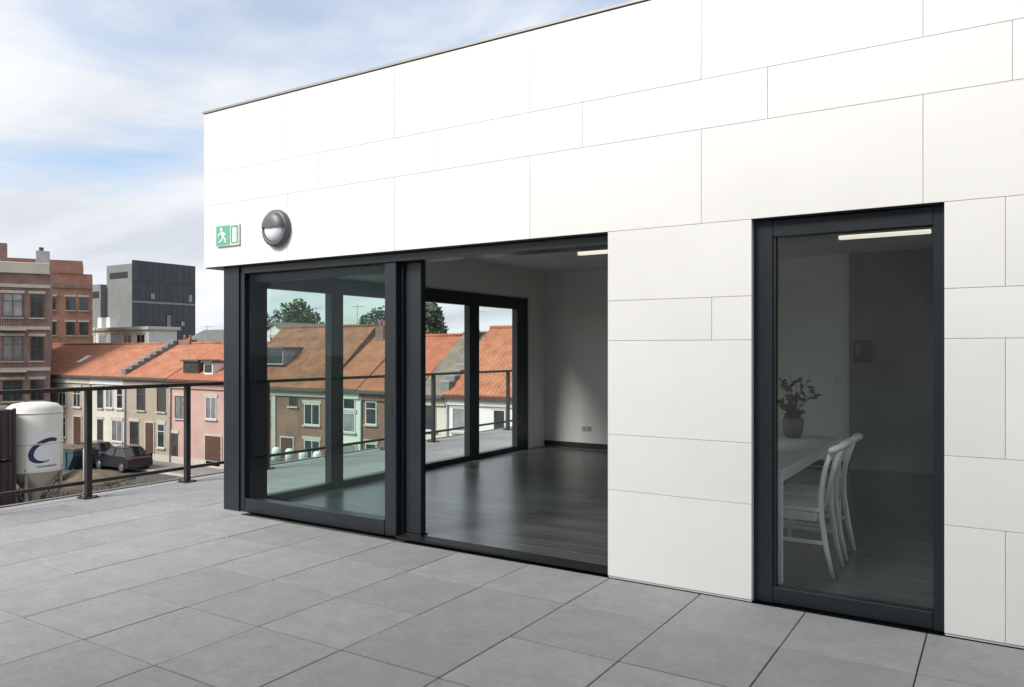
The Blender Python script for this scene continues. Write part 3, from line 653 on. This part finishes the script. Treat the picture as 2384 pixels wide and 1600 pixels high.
# 5 brick A
h, r = gable_house('brown brick row house with white window seen through the tinted pane', -39.98, -31.75, 'br_brown', 'rf_brown', -0.55, 2.85, cornice='stone', chim=())
window(h, -33.6, -32.35, -2.75, -1.55, nm=1); window(h, -34.85, -34.15, -1.75, -1.1, nm=0, fm='bframe'); window(h, -37.6, -36.5, -2.75, -1.45, nm=1)
box('pilaster', (-36.3, -35.95, YF - 0.08, YF + 0.01, -5.9, -0.75), 'stone', h); window(h, -33.6, -32.35, -5.0, -3.6, nm=1); door(h, -35.5, -34.5, -5.88, -3.6)
dormer(r, -38.4, -36.4, 31.9, 0.6, 1.55, 'zinc')
# 6 pale bay B
h, r = gable_house('narrow pale mint house squeezed between two brick houses', -31.75, -29.3, 'mint', 'rf_red', -0.55, 2.35, cornice='mint', chim=())
window(h, -30.55, -29.65, -1.75, -1.15, nm=0, fm='wframe', sill=False); window(h, -30.55, -29.65, -3.0, -1.95, nm=0, fm='wframe', pm='pane_l'); door(h, -30.6, -29.6, -5.88, -3.7, m='doorg')
# 7 brick C
h, r = gable_house('brown brick house with red roof right of the mint house', -29.3, -25.3, 'br_brown', 'rf_red', -0.6, 2.2, cornice='br_brown', chim=((-31.0, 3.7, 0.6, 2.9, 'br_brown'),))
for a in (-28.9, -27.0): window(h, a, a + 0.8, -2.5, -1.25, nm=0, nh=1); window(h, a, a + 0.8, -5.0, -3.5, nm=0, nh=1)
# 8 cream D
h, r = gable_house('narrow cream house with mossy grey roof left of the white house', -25.3, -23.5, 'cream', 'rf_grey', -0.7, 2.3, cornice='cream', chim=((-24.3, 3.4, 0.6, 2.6, 'br_brown'),))
window(h, -24.9, -24.1, -2.6, -1.3, nm=0); door(h, -24.9, -24.0, -5.88, -3.7)
# 9 white E
h, r = gable_house('white rendered house with large orange roof seen through the open doorway', -23.5, -12.0, 'whiter', 'rf_orange', -0.62, 2.6, cornice='whiter', gut='doorb', chim=((-15.0, 4.0, 1.1, 3.4, 'br_orange'),))
for a, b, pm in ((-23.1, -22.3, 'pane_l'), (-20.65, -19.95, 'pane'), (-18.0, -17.0, 'pane_l'), (-15.0, -14.2, 'pane')): window(h, a, b, -2.55, -1.35, nm=0, pm=pm); window(h, a, b, -5.0, -3.5, nm=0, pm=pm)
skylight(r, -19.6, -19.0, YF, -0.62, 3.22 / 4, 0.7, 1.3)
party_wall(-23.5, YF, 8, -0.62, 1.9, 'low stepped party wall beside the white house roof')

# ------------------------------------------------------------------ tall mauve brick building at the end of the row
bx_, by_ = -59.2, 30.0
bl = thing('brick_apartment_building', (bx_, by_, STREET), 'tall mauve brick apartment building with cream parapet at the left edge', 'building')
def lb(name, x0, x1, y0, y1, z0, z1, m, par=None, bev=0.0): return box(name, (bx_ + x0, bx_ + x1, by_ + y0, by_ + y1, z0, z1), m, par or bl, bev)
lb('wall', -9.0, 0.0, 0.0, 9.0, STREET, 7.8, 'br_mauve')
for z in (6.15, 3.1, 0.1, -2.6): lb('stone_band', -9.02, 0.02, -0.1, -0.001, z - 0.12, z + 0.12, 'stone')
lb('parapet', -9.1, -0.02, -0.14, 9.1, 7.05, 7.86, 'cream', bev=0.03)
for z0, z1 in ((3.85, 5.6), (0.7, 2.5), (-2.2, -0.65), (-5.2, -3.4)):
    for x0, x1 in ((-8.4, -7.2), (-6.6, -5.4), (-4.7, -3.5), (-2.95, -1.7), (-1.25, -0.4)):
        window(bl, bx_ + x0, bx_ + x1, z0, z1, y=by_, nm=1, nh=1, pm=random.choice(['pane', 'pane', 'pane_l']), fm='bframe')
for z0 in (3.0, 0.0):
    b = lb('balcony', -3.2, -1.45, -0.8, -0.002, z0 - 0.1, z0 + 0.02, 'stone')
    mb = MB().box(bx_ - 3.2, bx_ - 1.45, by_ - 0.8, by_ - 0.76, z0 + 0.9, z0 + 0.95)
    for k in range(13): mb.box(bx_ - 3.18 + k * 0.141, bx_ - 3.15 + k * 0.141, by_ - 0.79, by_ - 0.77, z0 + 0.021, z0 + 0.899)
    mb.build('balustrade', 'bframe', b)
lb('chimney', -3.6, -2.75, 1.0, 1.8, 7.861, 9.3, 'br_mauve')
acb = lb('roof_plant', -1.0, -0.1, 3.0, 4.2, 7.861, 9.1, 'ac', bev=0.02)
box('vent', (bx_ - 0.8, bx_ - 0.5, by_ + 3.3, by_ + 3.6, 9.1, 9.4), 'gutter', acb)
bl.rotation_euler = (0, 0, R(62))
ox_, oy_ = -80.4, 45.0
ob = thing('orange_brick_block', (ox_, oy_, STREET), 'orange brick block rising behind the mauve brick building', 'building')
box('wall', (ox_ - 9, ox_, oy_, oy_ + 7, STREET, 9.4), 'br_orange', ob)
box('parapet', (ox_ - 9.1, ox_ - 0.9, oy_ - 0.06, oy_ + 7.06, 9.401, 10.75), 'br_orange', ob)
box('brick_band', (ox_ - 9.02, ox_ + 0.02, oy_ - 0.08, oy_ - 0.001, 7.9, 8.3), 'br_mauve', ob)
for z in (5.6, 3.0, 0.4):
    for x0 in (-7.9, -6.0, -4.1, -2.4, -1.2): window(ob, ox_ + x0, ox_ + x0 + 0.8, z, z + 1.4, y=oy_, nm=0, fm='bframe', pm='pane')
ob.rotation_euler = (0, 0, R(60.6))

dk = thing('dark_office_block', (-126, 81, STREET), 'dark grey clad office block on the skyline', 'building')
box('wall', (-129.6, -122.2, 75, 86.9, STREET, 15.9), 'metal_mid', dk)
sd_ = box('clad_side', (-122.198, -122.10, 75.02, 86.95, STREET, 16.5), 'metal_dark', dk)  # side darker than the front: its shade is put into the cladding colour
for k in range(10):
    y0 = 75.1 + k * 1.18
    for z0, z1 in ((13.1, 16.4), (9.75, 12.75), (6.4, 9.4), (3.0, 6.1)): box('cladding_panel', (-122.098, -122.04, y0, y0 + 1.14, z0, z1), 'metal_dark', sd_)
box('floor_band', (-122.098, -122.03, 75.1, 86.9, 9.42, 9.73), 'zinc', sd_)
for y0, z0, z1 in ((78.2, 10.0, 11.2), (85.4, 9.9, 11.4), (81.2, 5.2, 7.6), (83.9, 5.6, 6.6)):
    w = box('window', (-122.038, -121.99, y0, y0 + 0.9, z0, z1), 'gasket', sd_); box('pane', (-121.988, -121.97, y0 + 0.08, y0 + 0.82, z0 + 0.08, z1 - 0.08), 'pane_l', w)
w = box('roof_opening', (-128.6, -123.4, 74.93, 74.999, 13.6, 14.6), 'gasket', dk)
lw_ = box('low_wing', (-135.5, -129.7, 74, 78, STREET, 12.7), 'metal_mid', dk)
box('wing_opening', (-134.0, -130.2, 73.93, 73.999, 10.4, 11.5), 'gasket', lw_)

wp = thing('white_flat_building', (-88, 52, STREET), 'long low white flat-roofed building behind the orange roofs', 'building')
box('wall', (-96.2, -78.3, 50, 53.4, STREET, 3.7), 'whiter', wp)
box('roof_slab', (-96.5, -78.0, 49.7, 53.7, 3.701, 4.05), 'cream', wp, 0.03)
for k in range(7): window(wp, -95.5 + k * 2.5, -94.0 + k * 2.5, 2.0, 3.2, y=50, nm=1, pm=('pane', 'pane_l')[k % 2])
for x in (-90.0, -88.2): box('chimney', (x, x + 0.8, 51, 51.8, 4.051, 5.3), 'whiter', wp)
gr = thing('grey_roof_house', (-80.5, 62, STREET), 'distant house with dark grey roof right of the dark office block', 'house')
box('wall', (-87, -74, 60, 67, STREET, 2.4), 'beige', gr)
MB().prism([(59.6, 2.3), (63.5, 4.1), (67.4, 2.3)], 'x', -87.3, -73.7).build('roof', 'felt', gr)
for k in range(4): window(gr, -85.5 + 3 * k, -84.3 + 3 * k, 0.6, 1.9, y=60)
wg = thing('white_gable_house', (-52.5, 48, STREET), 'white house end showing above the brown roofs under the trees', 'house')
MB().prism([(-54.3, STREET), (-50.7, STREET), (-50.7, 2.7), (-52.5, 3.6), (-54.3, 2.7)], 'y', 45, 52).build('wall', 'whiter', wg)
MB().prism([(-54.6, 2.66), (-52.5, 3.72), (-50.4, 2.66), (-50.4, 2.80), (-52.5, 3.88), (-54.6, 2.80)], 'y', 44.8, 52.2).build('roof', 'rf_grey', wg)
window(wg, -53.0, -52.0, 1.6, 2.6, y=45)

# ------------------------------------------------------------------ trees behind the row
def tree(x, y, h, cr, ch, label, leafm, seed, n=2600):
    rr = random.Random(seed)
    t = thing('tree', (x, y, -6.05), label, 'tree', 'trees behind the houses')
    zc = -6.05 + h - ch * 0.55
    mb = MB().tube([(x, y, -6.1), (x + 0.1, y, -6.05 + h * 0.3), (x, y, -6.05 + h * 0.55), (x, y, -6.05 + h * 0.85)], [0.32, 0.24, 0.17, 0.05], 8)
    mb.build('trunk', 'bark', t, True)
    for k in range(7):
        a = rr.uniform(0, 6.28); b0 = Vector((x, y, -6.05 + h * rr.uniform(0.4, 0.65))); e_ = b0 + Vector((math.cos(a) * cr * 0.7, math.sin(a) * cr * 0.7, ch * rr.uniform(0.1, 0.35)))
        MB().tube([b0, b0.lerp(e_, 0.5) + Vector((0, 0, 0.2)), e_], [0.1, 0.06, 0.02], 6).build('limb', 'bark', t, True)
    cl = []
    for k in range(26):
        while True:
            p = Vector((rr.uniform(-1, 1), rr.uniform(-1, 1), rr.uniform(-1, 1)))
            if p.length < 1: break
        cl.append((Vector((x + p.x * cr * 0.85, y + p.y * cr * 0.85, zc + p.z * ch * 0.45)), rr.uniform(0.22, 0.42) * cr))
    vs, fs = [], []
    for k in range(n):
        c, rad = rr.choice(cl)
        d = Vector((rr.gauss(0, 1), rr.gauss(0, 1), rr.gauss(0, 1))).normalized(); p = c + d * rad * rr.uniform(0.5, 1.05)
        u = Vector((rr.gauss(0, 1), rr.gauss(0, 1), rr.gauss(0, 0.6))).normalized(); w = u.orthogonal().normalized(); s_ = rr.uniform(0.14, 0.30)
        i = len(vs); vs += [p - u * s_, p + w * s_ * 0.6, p + u * s_, p - w * s_ * 0.6]; fs.append((i, i + 1, i + 2, i + 3))
    me = bpy.data.meshes.new('crown'); me.from_pydata([v - Vector((x, y, -6.05)) for v in vs], [], fs); me.materials.append(MT[leafm])
    o = bpy.data.objects.new('crown', me); COL.objects.link(o); o.parent = t; WP[o.name] = Vector((x, y, -6.05)); tag(o, kind='stuff')
tree(-62.6, 55, 13.2, 4.2, 6.8, 'leftmost broad green tree above the brown roofs', 'leaf1', 1, 8000)
tree(-58.0, 54, 11.4, 3.0, 5.6, 'second green tree from the left above the brown roofs', 'leaf1', 2, 4600)
tree(-55.6, 52, 10.2, 1.6, 5.2, 'slender green tree beside the mullion of the side window', 'leaf2', 3, 2400)
tree(-54.6, 61, 12.4, 3.2, 6.4, 'grey-green tree behind the red roof of the brick house', 'leaf2', 4, 5200)
tree(-49.6, 60, 13.2, 3.4, 7.0, 'taller grey-green tree nearest the right end of the tinted pane', 'leaf2', 5, 5600)

# ------------------------------------------------------------------ garage roof with white posts
gg = thing('flat_garage', (-28.5, 27.2, STREET), 'low flat-roofed garage block in front of the brown brick house', 'garage')
box('wall', (-31.5, -25.1, 26.3, 28.1, STREET, -4.35), 'br_brown', gg)
box('roof', (-31.6, -25.0, 26.2, 28.2, -4.349, -4.15), 'felt', gg, 0.02)
for k in range(2): box('garage_door', (-31.2 + 3.1 * k, -28.6 + 3.1 * k, 26.25, 26.299, STREET + 0.02, -4.6), 'doorg', gg)
for k in range(6):
    x = -31.2 + k * 0.98
    o = MB().lathe([(0.0, -4.149), (0.22, -4.149), (0.22, -3.62), (0.17, -3.48), (0.0, -3.44)], (x, 26.9, 0), 'z', 14).build('concrete_post', 'conc', None, True, loc=(x, 26.9, -4.149))
    tag(o, ('leftmost squat white post on the garage roof', 'second squat white post from the left on the garage roof', 'third squat white post from the left on the garage roof', 'fourth squat white post, left of the mullion, on the garage roof', 'fifth squat white post from the left on the garage roof', 'rightmost squat white post on the garage roof')[k], 'post', 'white posts on the garage roof')

# ------------------------------------------------------------------ building site: silo, containers, rubble
sx, sy = -39.5, 19.3
si = thing('silo', (sx, sy, STREET), 'cream cement silo with a navy crescent logo on a steel frame', 'silo')
RS = 1.19
MB().lathe([(0.0, -1.0), (0.6, -1.03), (0.95, -1.1), (RS, -1.3), (RS, -4.3)], (sx, sy, 0), 'z', 40).build('tank', 'silo', si, True)
MB().lathe([(RS - 0.004, -4.3), (0.62, -5.05), (0.2, -5.62), (0.2, -5.8), (0.0, -5.8)], (sx, sy, 0), 'z', 40).build('cone', 'silo', si, True)
for z in (-1.5, -2.95, -4.28): MB().lathe([(RS + 0.002, z - 0.03), (RS + 0.025, z - 0.03), (RS + 0.025, z + 0.03), (RS + 0.002, z + 0.03)], (sx, sy, 0), 'z', 40).build('hoop', 'silo', si, True)
for q in range(4):
    a = R(45 + 90 * q); px, py = sx + math.cos(a) * 1.12, sy + math.sin(a) * 1.12
    MB().box(px - 0.07, px + 0.07, py - 0.07, py + 0.07, STREET, -4.1).build('leg', 'steel', si)
    a2 = R(45 + 90 * (q + 1)); p2 = (sx + math.cos(a2) * 1.12, sy + math.sin(a2) * 1.12)
    MB().tube([(px, py, -5.85), (p2[0], p2[1], -4.6)], 0.035, 6).build('brace', 'steel', si)
    MB().tube([(px, py, -4.6), (p2[0], p2[1], -5.85)], 0.035, 6).build('brace', 'steel', si)
MB().box(sx - 0.15, sx + 0.15, sy - 1.35, sy - 1.1, -5.2, -4.7).build('control_box', 'steel', si)
# logo wrapped round the tank, facing the terrace
aC = math.atan2(0 - sy, 0 - sx)
def wrap(s, z, rad): a = aC + (s + 0.28) / RS; return (sx + math.cos(a) * rad, sy + math.sin(a) * rad, z)
def strip(name, m, f0, f1, n, ra, rb, parent):
    """band between two curves f(t)->(s,z) lying on the cylinder, thickness ra..rb"""
    mb = MB(); prev = None
    for k in range(n + 1):
        t_ = k / n; a_, b_ = f0(t_), f1(t_)
        cur = [mb.bm.verts.new(wrap(*a_, ra)), mb.bm.verts.new(wrap(*b_, ra)), mb.bm.verts.new(wrap(*b_, rb)), mb.bm.verts.new(wrap(*a_, rb))]
        if prev:
            for i in range(4): mb.bm.faces.new((prev[i], cur[i], cur[(i + 1) % 4], prev[(i + 1) % 4]))
        else: mb.bm.faces.new(cur[::-1])
        prev = cur
    mb.bm.faces.new(prev)
    return mb.build(name, m, parent)
lg = strip('logo_patch', 'silo_w', lambda t: (-0.62 + 1.6 * t, -4.22), lambda t: (-0.62 + 1.6 * t, -2.35), 20, RS + 0.002, RS + 0.012, si)
def cres(t, k):
    a = R(62 + 235 * t); w = 0.06 + 0.17 * math.sin(math.pi * min(1, 0.12 + t * 0.95)) ** 0.8
    rx, rz = 0.62 + k * w, 0.52 + k * w
    x_, z_ = math.cos(a) * rx, math.sin(a) * rz
    return (0.22 + x_ + 0.45 * z_ * 0.9, -3.28 + z_)
strip('logo_crescent', 'navy', lambda t: cres(t, 0.5), lambda t: cres(t, -0.5), 40, RS + 0.0125, RS + 0.022, lg)
strip('logo_line', 'zinc', lambda t: (-0.2 + 0.9 * t, -4.05), lambda t: (-0.2 + 0.9 * t, -3.97), 14, RS + 0.0125, RS + 0.02, lg)

def container(x0, x1, y0, y1, z0, label):
    t = thing('site_container', ((x0 + x1) / 2, (y0 + y1) / 2, z0), label, 'container', 'stacked site containers')
    z1 = z0 + 2.4; mb = MB()
    mb.box(x0 + 0.04, x1 - 0.04, y0 + 0.04, y1 - 0.04, z0 + 0.1, z1 - 0.06); mb.build('body', 'container', t)
    n = int((x1 - x0) / 0.28); rb = MB()
    for k in range(n): rb.box(x0 + 0.15 + k * 0.28, x0 + 0.29 + k * 0.28, y0 + 0.005, y0 + 0.039, z0 + 0.16, z1 - 0.14)
    rb.build('corrugation', 'container', t)
    rb = MB()
    for k in range(int((y1 - y0) / 0.28)): rb.box(x1 - 0.039, x1 - 0.005, y0 + 0.12 + k * 0.28, y0 + 0.26 + k * 0.28, z0 + 0.16, z1 - 0.14)
    rb.build('corrugation', 'container', t)
    for xx in (x0, x1 - 0.12):
        for yy in (y0, y1 - 0.12): box('corner_post', (xx, xx + 0.12, yy, yy + 0.12, z0, z1), 'container', t)
    for zz in (z0, z1 - 0.12): box('side_rail', (x0 + 0.121, x1 - 0.121, y0, y0 + 0.1, zz + 0.002, zz + 0.118), 'container', t)
container(-44.6, -38.5, 15.6, 18.0, STREET, 'lower of two dark brown containers at the left edge')
container(-44.6, -38.5, 15.6, 18.0, STREET + 2.402, 'upper of two dark brown containers at the left edge')

def mound(name, x, y, rx, ry, hh, m, seed, label, cat):
    rr = random.Random(seed); mb = MB(); n = 22; prev = None; rings = []
    for i in range(7):
        f = i / 6; ring = []
        for k in range(n):
            a = 2 * math.pi * k / n; q = 1 + 0.18 * math.sin(3 * a + seed) + rr.uniform(-0.06, 0.06)
            ring.append(mb.bm.verts.new((x + math.cos(a) * rx * (1 - f) * q, y + math.sin(a) * ry * (1 - f) * q, STREET - 0.02 + hh * (math.sin(f * math.pi / 2) ** 1.1) + rr.uniform(-0.05, 0.05) * (i > 0))))
        rings.append(ring)
    for i in range(6):
        for k in range(n): mb.bm.faces.new((rings[i][k], rings[i][(k + 1) % n], rings[i + 1][(k + 1) % n], rings[i + 1][k]))
    mb.bm.faces.new(rings[0][::-1])
    o = mb.build(name, m, None, True, loc=(x, y, STREET)); return tag(o, label, cat)
mound('soil_heap', -44.5, 25.0, 3.0, 1.6, 0.55, 'soil', 4, 'brown soil heap behind the silo and the left railing post', 'soil heap')
mound('soil_heap', -38.2, 20.6, 1.5, 1.0, 0.4, 'soil', 9, 'low soil heap to the right of the silo legs', 'soil heap')
tag(box('site_ground', (-62, -27, 12.0, 22.9, -6.2, STREET + 0.02), 'soil'), kind='structure')
wd = MB(); rr = random.Random(11)
for k in range(900):
    px, py = rr.uniform(-50, -30), rr.uniform(17, 26); 
    if math.sin(px * 0.9) + math.cos(py * 1.3) < 0.25: continue
    hh = rr.uniform(0.15, 0.6); a = rr.uniform(0, 6.28)
    zb = STREET + 0.0
    v = [wd.bm.verts.new(p) for p in ((px - 0.05, py, zb), (px + 0.05, py + 0.03, zb), (px + math.cos(a) * 0.2, py + math.sin(a) * 0.2, zb + hh))]; wd.bm.faces.new(v)
tag(wd.build('weeds', 'weed'), 'patchy green weeds on the building site', 'weeds', kind='stuff')
bp_ = thing('brick_pallet', (-46.3, 23.3, STREET + 0.02), 'reddish bricks stacked on a pallet right of the silo', 'pallet')
box('pallet', (-46.9, -45.7, 22.8, 23.8, STREET + 0.02, STREET + 0.16), 'wood', bp_)
bk_me = MB().box(-0.135, 0.135, -0.155, 0.155, 0, 0.27).bevel(0.01).mesh('brick_bundle', 'redbrick')
for i in range(4):
    for j in range(3):
        for k in range(5): piece('brick_bundle', bk_me, (-46.9 + 0.16 + i * 0.29, 22.8 + 0.17 + j * 0.33, STREET + 0.161 + k * 0.275), bp_)
mk = MB().lathe([(0.05, STREET + 0.02), (0.05, -3.6), (0.0, -3.58)], (-39.9, 21.9, 0), 'z', 10).build('marker_pole', 'conc', None, True, loc=(-39.9, 21.9, STREET))
tag(mk, 'thin white marker pole standing right of the silo', 'pole')
sk = thing('skip', (-50.2, 26.8, STREET), 'small teal waste skip left of the parked cars', 'skip')
MB().prism([(-52.0, STREET + 0.9), (-51.4, STREET + 0.05), (-49.2, STREET + 0.05), (-48.6, STREET + 0.9), (-48.6, STREET + 1.15), (-52.0, STREET + 1.15)], 'y', 26.0, 27.6).build('body', 'skipm', sk)
for x in (-51.2, -50.3, -49.4): box('rib', (x, x + 0.08, 25.93, 25.998, STREET + 0.1, STREET + 1.1), 'skipm', sk)
box('rim', (-52.05, -48.55, 25.95, 27.65, STREET + 1.151, STREET + 1.22), 'skipm', sk)
box('rubble', (-51.9, -48.7, 26.1, 27.5, STREET + 1.221, STREET + 1.35), 'soil', sk, 0.05)

# ------------------------------------------------------------------ parked cars
def car(cx, cy, paint, label, rot=0.0):
    t = thing('parked_car', (cx, cy, STREET + 0.002), label, 'car', 'cars parked along the kerb')
    z = STREET
    prof = [(-1.98, 0.32), (-1.95, 0.62), (-1.75, 0.86), (-0.95, 0.95), (1.55, 0.98), (1.9, 0.86), (1.98, 0.6), (1.95, 0.3)]
    body = MB()
    def ring(y, sc, dz): return [body.bm.verts.new((cx + px * sc, cy + y, z + pz + dz)) for px, pz in prof]
    ys = [(-0.82, 0.965, -0.02), (-0.78, 0.99, 0), (0.78, 0.99, 0), (0.82, 0.965, -0.02)]
    rs = [ring(*q) for q in ys]; n = len(prof)
    for i in range(3):
        for k in range(n): body.bm.faces.new((rs[i][k], rs[i][(k + 1) % n], rs[i + 1][(k + 1) % n], rs[i + 1][k]))
    body.bm.faces.new(rs[0]); body.bm.faces.new(rs[-1][::-1])
    b = smooth_by_angle(body.build('body', paint, t), 30)
    gp = [(-1.05, 0.945), (-0.40, 1.40), (0.95, 1.44), (1.62, 0.975)]
    gh = MB(); A = [gh.bm.verts.new((cx + px, cy + s * (0.76 if pz < 1 else 0.60), z + pz)) for s in (-1, 1) for px, pz in gp]
    for f in ((0, 1, 2, 3), (7, 6, 5, 4), (0, 4, 5, 1), (1, 5, 6, 2), (2, 6, 7, 3), (0, 3, 7, 4)): gh.bm.faces.new([A[i] for i in f])
    gh.build('glasshouse', 'carglass', t)
    rf = MB().box(cx - 0.42, cx + 0.98, cy - 0.605, cy + 0.605, z + 1.405, z + 1.465).bevel(0.02).build('roof', paint, t)
    for s in (-1, 1):
        for px, qx in ((-1.05, -0.42), (0.28, 0.28), (1.62, 0.96)):
            MB().tube([(cx + px, cy + s * 0.772, z + 0.95), (cx + qx, cy + s * 0.612, z + 1.43)], 0.035, 6).build('pillar', paint, t)
        for wx in (-1.25, 1.22):
            w = MB().lathe([(0.0, -0.09), (0.2, -0.09), (0.29, -0.1), (0.31, -0.06), (0.31, 0.06), (0.29, 0.1), (0.2, 0.09), (0.0, 0.09)], (cx + wx, cy + s * 0.745, z + 0.312), 'y', 20).build('wheel', 'tyre', t, True)
            MB().lathe([(0.0, 0.0), (0.19, 0.0), (0.2, 0.01)], (cx + wx, cy + s * 0.845, z + 0.312), 'y', 16).build('rim', 'rim', w)
        box('headlight', (cx - 1.975, cx - 1.85, cy + s * 0.6 - 0.14, cy + s * 0.6 + 0.14, z + 0.64, z + 0.76), 'headl', t, 0.02)
        box('tail_light', (cx + 1.86, cx + 1.968, cy + s * 0.66 - 0.1, cy + s * 0.66 + 0.1, z + 0.66, z + 0.84), 'taill', t, 0.02)
        box('mirror', (cx - 0.85, cx - 0.7, cy + s * 0.88 - 0.07, cy + s * 0.88 + 0.07, z + 0.95, z + 1.07), paint, t, 0.02)
    box('number_plate', (cx - 1.99, cx - 1.972, cy - 0.26, cy + 0.26, z + 0.4, z + 0.5), 'conc', t)
car(-50.6, 28.9 - 0.6, 'carp1', 'grey parked car in front of the cream house')
car(-46.6, 28.9 - 0.9, 'carp2', 'black parked car in front of the tan house')
